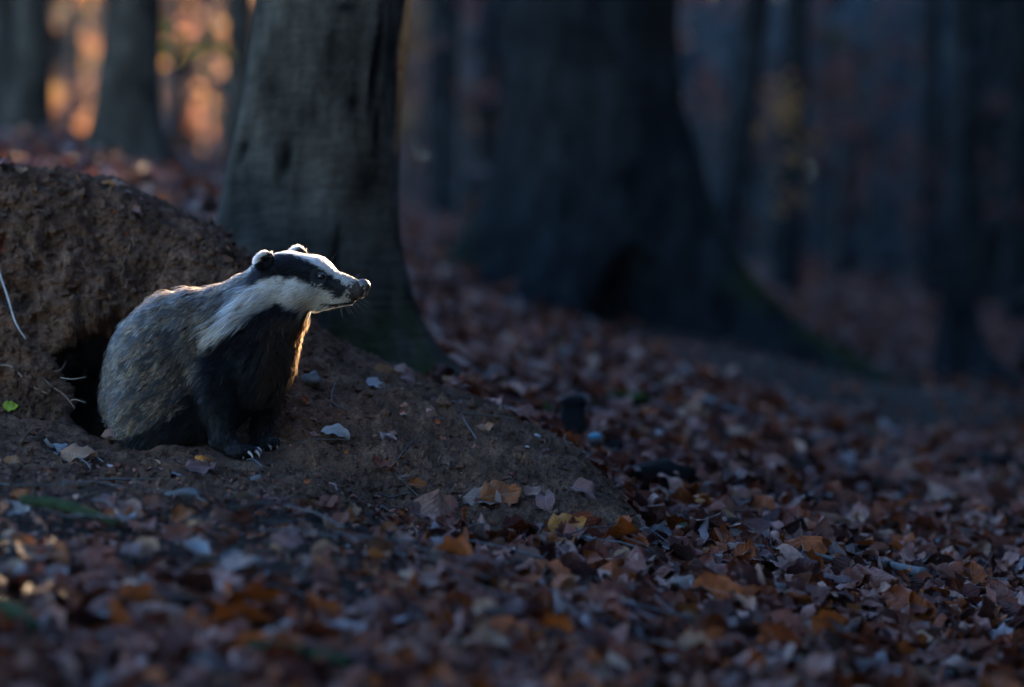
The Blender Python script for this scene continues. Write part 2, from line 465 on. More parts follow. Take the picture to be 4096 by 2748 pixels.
def tree(label, u, d, v_or_z, height, r0, r1, cat='tree', crown=None, mat=None, group='trees of the wood', name='beech_tree', **kw):
    X = (u - 512) * K * d; z = (343.5 - v_or_z) * K * d if v_or_z else float(terrain_z(np.array([X]), np.array([d]))[0])
    root = empty(name, (X, d, z)); tag(root, label, cat, group)
    me = trunk_mesh('trunk', (X, d, z), height, r0, r1, **kw)
    obj('trunk', me, mat or BARK, root)
    if crown:
        cx, cz, rx, rz, n, pal = crown
        q = rng.normal(size=(n, 3)); q /= np.linalg.norm(q, axis=1)[:, None]; q *= rng.uniform(.25, 1, (n, 1)) ** .5
        lx = kw.get('lean', (0, 0))
        C = q * np.array([rx, rx, rz]) + np.array([X + lx[0] * cz + cx, d, z + cz])
        pal = np.array(pal); cols = pal[rng.integers(len(pal), size=n)] * rng.uniform(.6, 1.3, (n, 1))
        # limbs
        for k in range(4):
            a = rng.uniform(0, 2 * math.pi); tip = np.array([X + lx[0] * cz + math.cos(a) * rx * .7, d + math.sin(a) * rx * .7, z + cz + rng.uniform(-.2, .5) * rz])
            st = np.array([X + lx[0] * cz * .7, d, z + cz * .7])
            tube('limb', [st, (st + tip) / 2 + np.array([0, 0, .2]), tip], [.06, .04, .015], mat or BARK, root)
        leaf_cards('crown', C, rng.uniform(.14, .3, n), cols, FAR_LEAF, root)
    return root

def tube_mesh(name, pts, rad, ns=7, rough=.0, sub=4):
    pts = np.array(pts, float); rad = np.array(rad, float)
    n0 = len(pts); tt = np.linspace(0, n0 - 1, (n0 - 1) * sub + 1)
    def cr(A):
        A = A.reshape(n0, -1); out = []
        for t in tt:
            i = min(int(t), n0 - 2); f = t - i
            p0, p1, p2, p3 = A[max(i - 1, 0)], A[i], A[i + 1], A[min(i + 2, n0 - 1)]
            out.append(.5 * ((2 * p1) + (-p0 + p2) * f + (2 * p0 - 5 * p1 + 4 * p2 - p3) * f * f + (-p0 + 3 * p1 - 3 * p2 + p3) * f**3))
        return np.array(out)
    P = cr(pts); Rr = np.maximum(np.abs(cr(rad)[:, 0]), 1e-4)
    T = np.gradient(P, axis=0); T /= np.linalg.norm(T, axis=1)[:, None] + 1e-9
    up = np.array([.13, .31, .94]); A = np.cross(T, up); A /= np.linalg.norm(A, axis=1)[:, None] + 1e-9; B = np.cross(T, A)
    th = np.linspace(0, 2 * math.pi, ns, endpoint=False)
    rr = Rr[:, None] * (1 + rough * rng.normal(size=(len(P), ns)))
    V = (P[:, None] + rr[..., None] * (np.cos(th)[None, :, None] * A[:, None] + np.sin(th)[None, :, None] * B[:, None])).reshape(-1, 3)
    I = np.arange(len(P) * ns).reshape(len(P), ns)
    F = np.stack([I[:-1], np.roll(I, -1, 1)[:-1], np.roll(I, -1, 1)[1:], I[1:]], -1).reshape(-1, 4)
    c0, c1 = len(V), len(V) + 1; V = np.concatenate([V, P[:1], P[-1:]])
    caps = [[I[0, (k + 1) % ns], I[0, k], c0, c0] for k in range(ns)] + [[I[-1, k], I[-1, (k + 1) % ns], c1, c1] for k in range(ns)]
    me = bpy.data.meshes.new(name)
    me.from_pydata(V.tolist(), [], F.tolist() + [c[:3] for c in caps]); me.update()
    me.polygons.foreach_set('use_smooth', [True] * len(me.polygons))
    return me
def tube(name, pts, rad, mat, parent=None, **kw):
    return obj(name, tube_mesh(name, pts, rad, **kw), mat, parent)

tree('large grey beech trunk close behind the badger, mossy on its right root', 299, 7.45, 377, 9, .205, .13, lean=(.105, 0), bend=0.0,
     lobes=[(R(-14), .24, .19, 9), (R(-75), .06, .2, 5), (R(195), .13, .5, 3), (R(60), .1, .3, 4)], nth=160, nh=240, bumps=.016,
     moss=[(R(-34), 26, .24, .75), (R(-62), 40, .16, .5)], scars=[(R(-50), .80, .07, .13, .03), (R(-46), .66, .05, .06, .02), (R(-105), .28, .09, .03, .02), (R(-80), .95, .14, .02, .01), (R(-52), .76, .06, .07, .03), (R(-66), .70, .09, .03, .02), (R(-112), .56, .09, .05, .03), (R(-148), .59, .08, .03, .03), (R(-44), .62, .06, .03, .02), (R(-70), .30, .05, .10, .015)],
     crown=(0, 8, 2.4, 2, 1500, [(.16, .07, .03), (.2, .11, .03), (.1, .08, .03)]))
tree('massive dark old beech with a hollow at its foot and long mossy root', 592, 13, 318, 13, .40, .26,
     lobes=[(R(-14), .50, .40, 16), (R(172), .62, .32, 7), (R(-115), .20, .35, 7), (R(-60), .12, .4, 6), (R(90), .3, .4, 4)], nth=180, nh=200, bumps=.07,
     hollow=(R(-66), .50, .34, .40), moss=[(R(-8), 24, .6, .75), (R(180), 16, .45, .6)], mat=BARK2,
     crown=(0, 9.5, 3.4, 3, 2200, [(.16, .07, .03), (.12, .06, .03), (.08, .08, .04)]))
PAL_W = [(.30, .13, .05), (.34, .18, .06), (.22, .09, .045)]
PAL_D = [(.05, .03, .02), (.03, .04, .03), (.07, .03, .02)]
tree('slim dark trunk at the far left edge of the wood', 34, 14, 0, 12, .085, .06, lobes=[(R(180), .2, .2, 3)], bumps=.01)
tree('broad brownish trunk standing behind the soil mound', 128, 12.5, 0, 13, .125, .085, lean=(.03, 0), lobes=[(R(200), .12, .25, 4), (R(-20), .1, .2, 4)], bumps=.015)
tree('thin dim trunk just left of the large grey beech', 238, 15, 0, 12, .07, .05, bumps=.01, lean=(.01, 0))
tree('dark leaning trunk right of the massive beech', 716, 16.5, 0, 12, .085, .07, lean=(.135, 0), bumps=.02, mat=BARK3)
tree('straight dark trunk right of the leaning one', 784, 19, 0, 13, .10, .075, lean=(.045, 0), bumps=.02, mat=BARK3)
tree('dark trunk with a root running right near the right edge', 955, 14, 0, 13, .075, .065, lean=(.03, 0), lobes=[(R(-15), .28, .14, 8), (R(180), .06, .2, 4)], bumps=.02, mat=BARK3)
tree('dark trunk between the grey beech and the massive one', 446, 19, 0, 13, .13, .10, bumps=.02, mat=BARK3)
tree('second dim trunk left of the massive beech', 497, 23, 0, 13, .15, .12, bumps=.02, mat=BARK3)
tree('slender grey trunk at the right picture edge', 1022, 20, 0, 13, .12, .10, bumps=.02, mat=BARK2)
tree('pale thin trunk left of the straight dark one', 752, 27, 0, 13, .09, .08, bumps=.02)
far_spots = [(838, 26, .10), (872, 31, .14), (905, 34, .12), (664, 30, .15), (930, 24, .09), (1000, 30, .13), (590, 36, .2), (410, 34, .16), (474, 31, .12), (60, 24, .13), (185, 25, .12), (215, 34, .18), (75, 33, .12), (0, 19, .12), (290, 26, .15), (350, 30, .15), (850, 38, .2), (955, 40, .15), (790, 34, .13), (700, 34, .13)]
far_words = {838: 'pale blurred trunk in the right background behind the low dark red sapling', 872: 'dim trunk in the far right background beside the tall red brown sapling', 905: 'farthest dim trunk left of the right edge trunk', 664: 'blurred trunk half hidden behind the massive beech on its right side',
 930: 'thin blurred trunk just left of the dark right edge trunk', 1000: 'blurred trunk between the right edge trunk and the picture edge', 590: 'far trunk hidden straight behind the massive beech', 410: 'far dim trunk just right of the large grey beech', 474: 'thin far trunk left of the massive beech root', 60: 'far slim trunk between the two left trunks',
 185: 'far slim trunk left of the large grey beech, in the warm foliage', 215: 'farthest trunk at the left side of the large grey beech', 75: 'very far thin trunk in the warm gap at upper left', 0: 'slim trunk cut by the left picture edge', 290: 'far trunk behind the large grey beech', 350: 'farther trunk behind the right half of the large grey beech',
 850: 'very far broad trunk deep in the right background', 955: 'far trunk straight behind the dark right edge trunk', 790: 'far trunk behind the straight dark trunk', 700: 'far trunk behind the foot of the leaning trunk'}
for i, (u, d, r) in enumerate(far_spots):
    side = 'left' if u < 250 else ('middle' if u < 600 else 'right')
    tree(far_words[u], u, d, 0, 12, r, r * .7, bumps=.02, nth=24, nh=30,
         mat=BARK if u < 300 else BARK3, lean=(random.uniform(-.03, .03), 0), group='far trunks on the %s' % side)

# evergreens added right of the picture to block the low sun
su = np.array([math.sin(SUN_AZ), math.cos(SUN_AZ)]); pr = np.array([math.cos(SUN_AZ), -math.sin(SUN_AZ)])
def spruce(X, Y, h, r, n, label):
    z = float(terrain_z(np.array([X]), np.array([Y]))[0])
    root = empty('sun_block_spruce', (X, Y, z)); tag(root, label, 'tree', 'spruces added to block the sun')
    obj('trunk', trunk_mesh('trunk', (X, Y, z), h, .14, .02, nth=12, nh=14, bumps=.01), BARK2, root)
    t = rng.uniform(0, 1, n) ** 1.3; a = rng.uniform(0, 2 * math.pi, n); rr = r * (1 - t) * rng.uniform(.2, 1, n) ** .5 + .1
    C = np.stack([X + rr * np.cos(a), Y + rr * np.sin(a), z + .2 + t * (h - .2) - rr * .2], 1)
    leaf_cards('crown', C, rng.uniform(.22, .5, n), np.array([[.018, .026, .030]]) * rng.uniform(.5, 1.3, (n, 1)), FAR_LEAF, root)
for s_, hs_ in ((8.5, 8), (16, 11), (28, 14)):
    q = 1.45 + (s_ / 17) * .3
    while q < 15:
        p = np.array([-.5, 6]) + su * (s_ + random.uniform(-1, 1)) + pr * q
        if 512 + p[0] / (K * p[1]) > 1100:
            spruce(p[0], p[1], hs_ * random.uniform(.9, 1.2), 1.6 + s_ * .03, 2000, 'dark evergreen spruce added beyond the right edge to block the sun')
        q += 1.35

def sun_block_beech(s_, q, zb, h, r, n, label):  # added out of frame; its crown keeps low sun off the near trunk
    p = np.array([-.5, 6]) + su * s_ + pr * q; z = float(terrain_z(p[:1], p[1:])[0])
    root = empty('beech_tree', (p[0], p[1], z)); tag(root, label, 'tree')
    obj('trunk', trunk_mesh('trunk', (p[0], p[1], z), h, .15, .05, nth=20, nh=20, bumps=.01), BARK, root)
    q_ = rng.normal(size=(n, 3)); q_ /= np.linalg.norm(q_, axis=1)[:, None]; q_ *= rng.uniform(.1, 1, (n, 1)) ** .4
    C = q_ * np.array([r, r, h - zb]) + np.array([p[0], p[1], zb])
    C = C[C[:, 2] > zb]
    leaf_cards('crown', C, rng.uniform(.15, .3, len(C)), np.array([[.16, .08, .03]]) * rng.uniform(.6, 1.3, (len(C), 1)), FAR_LEAF, root)
def sun_block_trunk(s_, q, r, label):  # added out of frame to keep sun off the grey beech's right edge
    p = np.array([-.5, 6]) + su * s_ + pr * q; z = float(terrain_z(p[:1], p[1:])[0])
    root = empty('beech_tree', (p[0], p[1], z)); tag(root, label, 'tree')
    obj('trunk', trunk_mesh('trunk', (p[0], p[1], z), 14, r, r * .8, nth=40, nh=40, bumps=.01), BARK, root)
sun_block_trunk(12, -.56, .28, 'stout beech trunk added outside the right picture edge to block the sun')
def bush(s_, q0, q1, top, n, label):  # bush added out of frame, cut to a height that shades the ground
    root = None; Q = rng.uniform(q0, q1, n); S = s_ + rng.uniform(-.5, .5, n)
    P = np.stack([-.5 + su[0] * S + pr[0] * Q, 6 + su[1] * S + pr[1] * Q, 0 * Q], 1); g = terrain_z(P[:, 0], P[:, 1])
    P[:, 2] = g + rng.uniform(0, 1, n) * (top - g + .15 * fbm(P * 3, 2))
    c = P.mean(0); c[2] = g.mean(); root = empty('sun_block_bush', tuple(c)); tag(root, label, 'bush')
    for k in range(9):
        a = rng.uniform(q0, q1); t = np.array([-.5 + su[0] * s_ + pr[0] * a, 6 + su[1] * s_ + pr[1] * a, top - .3])
        tube('stem', [c - (0, 0, .1), (c + t) / 2 + (0, 0, .1), t], [.02, .014, .006], TWIG, root, ns=5, sub=2)
    leaf_cards('leaves', P, rng.uniform(.07, .16, n), np.array([[.06, .05, .03]]) * rng.uniform(.5, 1.3, (n, 1)), FAR_LEAF, root)
bush(14, -1.1, .9, 3.91, 11000, 'leafy bush added outside the right picture edge to block low sun')
sun_block_beech(10.5, 1.0, 3.9, 8.5, 2.1, 4200, 'high beech crown added beyond the right picture edge to block the sun')
for (s_, q, h, r) in [(18, -1.3, 13, 1.35), (36, -3.9, 15, 1.5), (37, -5.2, 16, 1.5), (38, -6.4, 16, 1.4), (30, -2.7, 7.2, 1.3)]:  # more added spruces, shading the massive beech and the right background
    p = np.array([-.5, 6]) + su * s_ + pr * q
    spruce(p[0], p[1], h, r, 2200, 'slender dark spruce added far to the right to block the sun')
# far woodland mass -----------------------------------------------------------
def woodland():
    n = 34000
    d = rng.uniform(24, 75, n) ; u = rng.uniform(-900, 1900, n)
    X = (u - 512) * K * d
    g = terrain_z(X, d)
    lf = u + fbm(np.stack([X * .3, d * .3, d * 0], 1), 2) * 100 < 470
    sel = lf & (d > 27) & (d < 56); d = np.where(sel, np.where(rng.random(n) < .5, 21 + (d - 27) * .12, 37 + (d - 27) * .2), d); X = (u - 512) * K * d; g = terrain_z(X, d)
    top = np.where(d > 50, 9.5, np.where(lf, .11, .125) * d)
    z = g + rng.uniform(0, 1, n) ** .9 * (top - g).clip(2)
    P = np.stack([X, d, z], 1)
    cl = fbm(P * np.array([.5, .12, .7]), 3)
    keep = np.where(lf, np.where(d > 50, (cl > -.3) & (rng.random(n) < .6), (cl > -.15) & (rng.random(n) < .26)), (cl > -.12) | (d > 52))
    P, u, d, cl = P[keep], u[keep], d[keep], cl[keep]
    warm = 1 - sstep(250, 520, u + fbm(P * .3 + 50, 2) * 150)  # sunlit warmth at left and bluish haze at right put into leaf colour
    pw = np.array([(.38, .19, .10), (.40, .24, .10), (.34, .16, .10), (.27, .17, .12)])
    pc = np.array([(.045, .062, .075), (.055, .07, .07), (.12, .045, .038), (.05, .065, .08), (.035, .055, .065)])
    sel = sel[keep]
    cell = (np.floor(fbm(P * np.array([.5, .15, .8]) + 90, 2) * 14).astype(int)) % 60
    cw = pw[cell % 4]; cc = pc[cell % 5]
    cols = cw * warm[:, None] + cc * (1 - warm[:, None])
    cols *= rng.uniform(.7, 1.3, (len(P), 1))
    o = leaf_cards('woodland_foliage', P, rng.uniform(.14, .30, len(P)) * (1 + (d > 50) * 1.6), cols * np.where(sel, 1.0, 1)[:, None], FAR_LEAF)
    tag(o, 'blurred autumn foliage of the woodland beyond the trunks, warm light at left and blue dusk at right put into its colour', 'foliage', kind='stuff')
woodland()

def sky_block_wood():
    # unseen wood right of and behind the viewer, added to cut sky light
    n = 16000; a = np.radians(rng.uniform(52, 200, n)); d = rng.uniform(9, 16, n) + 4 * sstep(60, 50, np.degrees(a))
    P = np.stack([np.sin(a) * d, np.cos(a) * d + 5, 0 * a], 1); P[:, 2] = terrain_z(P[:, 0], P[:, 1]) + rng.uniform(0, 9.5, n)
    o = leaf_cards('sky_block_foliage', P, rng.uniform(.3, .6, n), np.array([[.03, .04, .03]]) * rng.uniform(.5, 1.5, (n, 1)), FAR_LEAF)
    tag(o, 'dense dark foliage added out of view at right and behind to cut sky light', 'foliage', kind='stuff')
sky_block_wood()
def sapling(label, u, d, h, n, pal, ztop=None):
    X = (u - 512) * K * d; z = float(terrain_z(np.array([X]), np.array([d]))[0])
    root = empty('beech_sapling', (X, d, z)); tag(root, label, 'sapling', 'leafy saplings between the trunks')
    tube('stem', [(X, d, z - .05), (X + .03, d, z + h * .5), (X + .08, d, z + h)], [.014, .01, .004], TWIG, root, ns=5)
    C = []
    for k in range(7):
        t = rng.uniform(.3, 1); a = rng.uniform(0, 2 * math.pi); L = rng.uniform(.25, .6) * (1.2 - t * .6)
        p0 = np.array([X + .05 * t, d, z + h * t]); p1 = p0 + np.array([math.cos(a) * L, math.sin(a) * L, rng.uniform(-.05, .2)])
        tube('branch', [p0, (p0 + p1) / 2 + (0, 0, .03), p1], [.006, .004, .002], TWIG, root, ns=4, sub=2)
        m = n // 7; s = rng.uniform(.2, 1, (m, 1)); C.append(p0 + (p1 - p0) * s + rng.normal(size=(m, 3)) * .05)
    C = np.concatenate(C); pal = np.array(pal)
    leaf_cards('leaves', C, rng.uniform(.028, .045, len(C)), pal[rng.integers(len(pal), size=len(C))] * rng.uniform(.7, 1.3, (len(C), 1)), FAR_LEAF, root)
RED = [(.13, .035, .025), (.10, .04, .03)]; ORG = [(.42, .20, .05), (.36, .15, .06)]; YEL = [(.5, .33, .05), (.42, .26, .05)]
for (lab, u, d, h, n, pal) in [
    ('yellow leaved sapling between the left trunks', 168, 12.5, 1.5, 130, YEL), ('orange brown sapling behind the soil mound at far left', 66, 16, 2.2, 200, ORG),
    ('russet sapling left of the large grey beech', 206, 17, 2.4, 200, ORG), ('red leaved sapling in the gap between the two big trees', 458, 17, 2.4, 140, RED),
    ('reddish sapling just right of the massive beech', 708, 22, 2.6, 160, RED), ('rust sapling beside the leaning trunk', 762, 18, 1.3, 120, ORG),
    ('low dark red sapling in the right background', 832, 19, 1.7, 150, RED), ('dull red sapling left of the right edge trunk', 905, 21, 2.1, 170, RED),
    ('olive yellow sapling in the right background', 836, 25, 2.4, 120, [(.10, .10, .03)]), ('small reddish sapling at the right edge', 1004, 20, 1.8, 120, RED),
    ('tall thin red brown sapling high in the right background', 870, 24, 3.4, 160, RED)]:
    sapling(lab, u, d, h, n, pal)

# haze -------------------------------------------------------------------------
HAZE = .00035
hm, hn = newmat('haze'); pv = hn.nodes.new('ShaderNodeVolumePrincipled'); pv.inputs['Color'].default_value = (.8, .9, 1, 1); pv.inputs['Density'].default_value = HAZE
ho = hn.nodes.new('ShaderNodeOutputMaterial'); hn.links.new(pv.outputs[0], ho.inputs['Volume'])
hv = np.array([[x, y, z] for x in (-160, 160) for y in (-12, 160) for z in (-14, 30)], float)
hf = np.array([[0, 1, 3, 2], [4, 6, 7, 5], [0, 4, 5, 1], [2, 3, 7, 6], [0, 2, 6, 4], [1, 5, 7, 3]])
tag(obj('haze', mesh_np('haze', hv, hf, False), hm), 'thin dusk haze hanging between the trunks', 'haze', kind='stuff')
# ------------------------------------------------------------------ leaves
def leaf_template(kind, nu=9, nv=4, curl=0, fold=.3, wav=.03, tw=0, seed=0):
    """returns verts in leaf space: length 1 along y, uv (-1..1, 0..1)"""
    r = np.random.default_rng(seed)
    y = np.linspace(0, 1, nu); x = np.linspace(-1, 1, 2 * nv + 1)
    Y, Xn = np.meshgrid(y, x, indexing='ij')
    w = .33 * np.sin(math.pi * np.clip(Y, 0, 1) ** .85) ** .75 * (1 - .25 * Y) if kind == 0 else .40 * np.sin(math.pi * Y ** .9) ** .6 * (1 + .10 * np.cos(Y * 26))
    w = np.maximum(w, .012)
    px = Xn * w; z = fold * np.abs(px) + wav * np.sin(Y * 17 + r.uniform(0, 6)) * np.abs(Xn) ** 2 + wav * 1.5 * np.sin(Xn * 3 + r.uniform(0, 6)) * np.sin(Y * 5)
    py = Y - .5
    ang = curl * py; 
    if abs(curl) > 1e-3:
        zz = z + (1 - np.cos(ang)) / curl; py = np.sin(ang) / curl * (1 - z * curl * .5); z = zz
    a = tw * (Y - .5); px, z = px * np.cos(a) - z * np.sin(a), px * np.sin(a) + z * np.cos(a)
    V = np.stack([px, py, z], -1).reshape(-1, 3); V[:, 2] -= V[:, 2].mean()
    I = np.arange(V.shape[0]).reshape(nu, 2 * nv + 1)
    F = np.stack([I[:-1, :-1], I[:-1, 1:], I[1:, 1:], I[1:, :-1]], -1).reshape(-1, 4)
    uv = np.stack([Xn, Y], -1).reshape(-1, 2)
    return V, F, uv
LEAF_PAL = np.array([(.16, .050, .034), (.22, .082, .058), (.15, .030, .010), (.27, .058, .008), (.36, .19, .14), (.06, .017, .012),
                     (.22, .17, .17), (.36, .20, .13), (.16, .034, .009), (.035, .010, .006), (.30, .14, .11), (.09, .030, .028)])
PAL_P = np.array([.14, .13, .14, .10, .05, .13, .03, .03, .10, .08, .04, .04])
TPL_FAR = [leaf_template(i % 5 == 4, 4, 1, c, f, .03, t, i) for i, (c, f, t) in enumerate([(.8, .4, .3), (-1.4, .5, -.5), (1.8, .3, .8), (-.6, .7, .2), (2.4, .5, -.9), (-2.2, .3, .5)])]
TPL = [leaf_template(i % 4 == 3, 9, 3, c, f, w, t, i) for i, (c, f, w, t) in enumerate([(.9, .35, .03, .3), (-1.6, .5, .04, -.6), (2.0, .3, .05, .9), (-.7, .7, .03, .2), (2.9, .5, .05, -1.0), (-2.4, .3, .05, .5), (1.3, .9, .04, -.3), (-1.1, .15, .06, 1.2)])]

def frames(P, tilt):
    n = len(P); e = .02
    gx = (terrain_z(P[:, 0] + e, P[:, 1]) - terrain_z(P[:, 0] - e, P[:, 1])) / (2 * e)
    gy = (terrain_z(P[:, 0], P[:, 1] + e) - terrain_z(P[:, 0], P[:, 1] - e)) / (2 * e)
    Z = np.stack([-gx, -gy, np.ones(n)], 1); Z /= np.linalg.norm(Z, axis=1)[:, None]
    Z = Z + rng.normal(size=(n, 3)) * tilt[:, None]; Z[:, 2] = np.where(rng.random(n) < .5, 1, 1) * Z[:, 2]
    Z /= np.linalg.norm(Z, axis=1)[:, None]
    a = rng.normal(size=(n, 3)); Yv = a - (a * Z).sum(1)[:, None] * Z; Yv /= np.linalg.norm(Yv, axis=1)[:, None]
    Xv = np.cross(Yv, Z)
    return Xv, Yv, Z

def scatter_leaves(name, P, size, cols, tilt, tpls):
    X, Y, Z = frames(P, tilt)
    flip = np.where(rng.random(len(P)) < .4, -1.0, 1.0)
    which = rng.integers(len(tpls), size=len(P))
    Vs, Fs, Cs, Us = [], [], [], []; off = 0
    for k, (V, F, uv) in enumerate(tpls):
        s = np.nonzero(which == k)[0]
        if not len(s): continue
        asp = rng.uniform(.85, 1.25, len(s))
        W = (V[None, :, 0:1] * X[s][:, None] * asp[:, None, None] + V[None, :, 1:2] * Y[s][:, None] + (V[None, :, 2:3] * flip[s][:, None, None]) * Z[s][:, None]) * size[s][:, None, None]
        low = W[:, :, 2].min(1)
        W = W + P[s][:, None]; 
        Vs.append(W.reshape(-1, 3)); nv = len(V)
        Fs.append((F[None] + (np.arange(len(s)) * nv)[:, None, None]).reshape(-1, 4) + off); off += len(s) * nv
        Cs.append(np.repeat(cols[s], nv, 0)); Us.append(np.tile(uv, (len(s), 1)))
    me = mesh_np(name, np.concatenate(Vs), np.concatenate(Fs), True, np.concatenate(Cs), np.concatenate(Us))
    return me

def pick_cols(n):
    c = LEAF_PAL[rng.choice(len(LEAF_PAL), n, p=PAL_P / PAL_P.sum())]
    return c * rng.uniform(.65, 1.25, (n, 1))

def litter():
    parts = []
    for (d0, d1, n, smin, smax, tp) in [(3.4, 5.2, 4600, .045, .12, TPL), (5.2, 7.5, 9600, .03, .11, TPL), (7.5, 12, 8000, .06, .115, TPL_FAR), (12, 22, 12000, .07, .11, TPL_FAR), (22, 45, 9000, .10, .2, TPL_FAR)]:
        d = np.sqrt(rng.uniform(d0**2, d1**2, n)); u = rng.uniform(-220, 1250, n)
        X = (u - 512) * K * d
        s = soil_mask(X, d)
        bare = np.maximum(s, 1.0 * np.exp(-(((X - 1.35) / 1.15) ** 2 + ((d - 11.9) / 1.7) ** 2)))
        bare = np.maximum(bare, .88 * sstep(6.2, 5.9, X * 0 + d) * sstep(500, 330, u) * sstep(4.65, 4.95, d))
        bare = np.maximum(bare, .8 * np.exp(-(((X - 2.5) / .5) ** 2 + ((d - 9.0) / .7) ** 2)))
        bare = np.where((X > -1.05) & (X < -.6) & (d > 5.98) & (d < 6.6), 1.1, bare)
        keep = rng.random(n) > bare * .985
        X, d, bare = X[keep], d[keep], bare[keep]
        n2 = len(X); sz = rng.uniform(smin, smax, n2) * np.where(bare > .5, .5, 1)
        lift = rng.uniform(0, .045, n2) * np.where(bare > .4, .1, 1) + .004
        P = np.stack([X, d, terrain_z(X, d) + lift], 1)
        P[:, 2] += fbm(P * .8, 3) * .12 * sstep(9, 16, P[:, 1])
        big = fbm(P * 6, 2)
        lowz = (d < 6.7) & (512 + X / (K * d) < 700)
        P[:, 2] += np.maximum(big, 0) * np.where(lowz, .012, .04) * (1 - bare); P[:, 2] -= np.where(lowz, .45, 0) * lift
        me = scatter_leaves('leaf_litter', P, sz, pick_cols(n2), rng.uniform(.1, .9, n2), tp)
        parts.append(obj('leaf_litter', me, LEAF))
        tag(parts[-1], ['blurred leaf litter in the near foreground', 'sharp brown beech leaf litter around the soil fan', 'leaf litter between the big trunks', 'soft brown leaf litter on the slope beyond the massive beech', 'far leaf floor at the back of the wood'][len(parts) - 1], 'leaf litter', kind='stuff')
litter()

def twigs():
    n = 420; u = rng.uniform(-50, 1100, n); d = rng.uniform(4.6, 9, n); X = (u - 512) * K * d
    a = rng.uniform(0, math.pi, n); L = rng.uniform(.03, .16, n); r = rng.uniform(.0012, .003, n)
    V, F = [], []
    ok = ~((X < -.55) & (d > 5.85)); X, d, a, L, r = X[ok], d[ok], a[ok], L[ok], r[ok]; n = len(X)
    for i in range(n):
        dx, dy = math.cos(a[i]) * L[i] / 2, math.sin(a[i]) * L[i] / 2
        P = np.array([[X[i] - dx, d[i] - dy, 0], [X[i] + rng.uniform(-.01, .01), d[i], 0], [X[i] + dx, d[i] + dy, 0]])
        P[:, 2] = terrain_z(P[:, 0], P[:, 1]) + (.04 if soil_mask(P[:1, 0], P[:1, 1])[0] < .3 else .006) + rng.uniform(0, .015, 3)
        t = np.array([dx, dy, 0]); t /= np.linalg.norm(t) + 1e-9; s_ = np.array([-t[1], t[0], 0])
        for j, p in enumerate(P):
            rj = r[i] * (1 - .25 * j)
            V += [p + s_ * rj, p - s_ * rj * .5 + np.array([0, 0, rj]), p - s_ * rj * .5 - np.array([0, 0, rj])]
        b = i * 9
        for j in (0, 3):
            for k in range(3): F.append([b + j + k, b + j + (k + 1) % 3, b + j + 3 + (k + 1) % 3, b + j + 3 + k])
    tag(obj('twig_litter', mesh_np('twig_litter', np.array(V), np.array(F)), TWIG), 'thin dark twigs scattered through the leaf litter', 'twigs', kind='stuff')
twigs()

# single leaves --------------------------------------------------------------
LM = [mesh_np('leaf_shape', V, F, True, None, uv) for (V, F, uv) in
      [leaf_template(k % 4 == 3, 13, 4, c, f, w, t, 50 + k) for k, (c, f, w, t) in enumerate([(.8, .35, .03, .3), (-1.5, .45, .04, -.5), (2.2, .3, .05, .8), (-.6, .3, .05, .2), (2.9, .5, .05, -.8), (-2.0, .3, .05, .6), (1.2, .9, .04, -.3), (.5, .12, .05, .5)])]]
COLN = {'rust': (.24, .075, .02), 'dark brown': (.12, .05, .03), 'purple brown': (.15, .075, .068), 'orange': (.36, .13, .015), 'tan': (.28, .155, .09), 'pale grey': (.24, .24, .25),
        'pinkish tan': (.29, .16, .12), 'yellow green': (.22, .30, .02), 'grey brown': (.18, .12, .095), 'red brown': (.16, .05, .03), 'dark green': (.03, .05, .015)}
_lmats = {}
def leafmesh(k, cn):
    key = (k, cn)
    if key not in _lmats:
        me = LM[k].copy(); me.name = 'fallen_leaf'
        a = me.color_attributes.new('col', 'FLOAT_COLOR', 'POINT'); c = np.ones((len(me.vertices), 4), np.float32); c[:, :3] = COLN[cn]
        a.data.foreach_set('color', c.ravel()); me.materials.clear(); me.materials.append(LEAF); _lmats[key] = me
    return _lmats[key]
def single_leaf(u, v, L, cn, label, k=None, rot=None, tilt=.25, group=None, lift=.35, roll=0):
    p = hit(u, v); k = random.randrange(8) if k is None else k
    size = L * K * p[1]
    o = bpy.data.objects.new('fallen_leaf', leafmesh(k, cn)); COL.objects.link(o)
    P = p[None]; e = .02
    gx = float((terrain_z(P[:, 0] + e, P[:, 1]) - terrain_z(P[:, 0] - e, P[:, 1]))[0]) / (2 * e); gy = float((terrain_z(P[:, 0], P[:, 1] + e) - terrain_z(P[:, 0], P[:, 1] - e))[0]) / (2 * e)
    nrm = Vector((-gx, -gy, 1)).normalized()
    nrm = (nrm + Vector((random.gauss(0, tilt), random.gauss(0, tilt) - .25, random.gauss(0, tilt * .3)))).normalized()
    rot = random.uniform(0, 360) if rot is None else rot
    y = Vector((math.cos(R(rot)), math.sin(R(rot)), 0)); y = (y - y.dot(nrm) * nrm).normalized(); x = y.cross(nrm)
    M = Matrix((x, y, nrm)).transposed().to_4x4()
    o.matrix_world = Matrix.Translation(Vector(p) + nrm * (size * .15 + .010 + (.016 if soil_mask(P[:, 0], P[:, 1])[0] < .3 else 0))) @ M @ Matrix.Rotation(R(roll), 4, 'Y') @ Matrix.Diagonal((size, size, size, 1))
    tag(o, label, 'leaf', group); return o
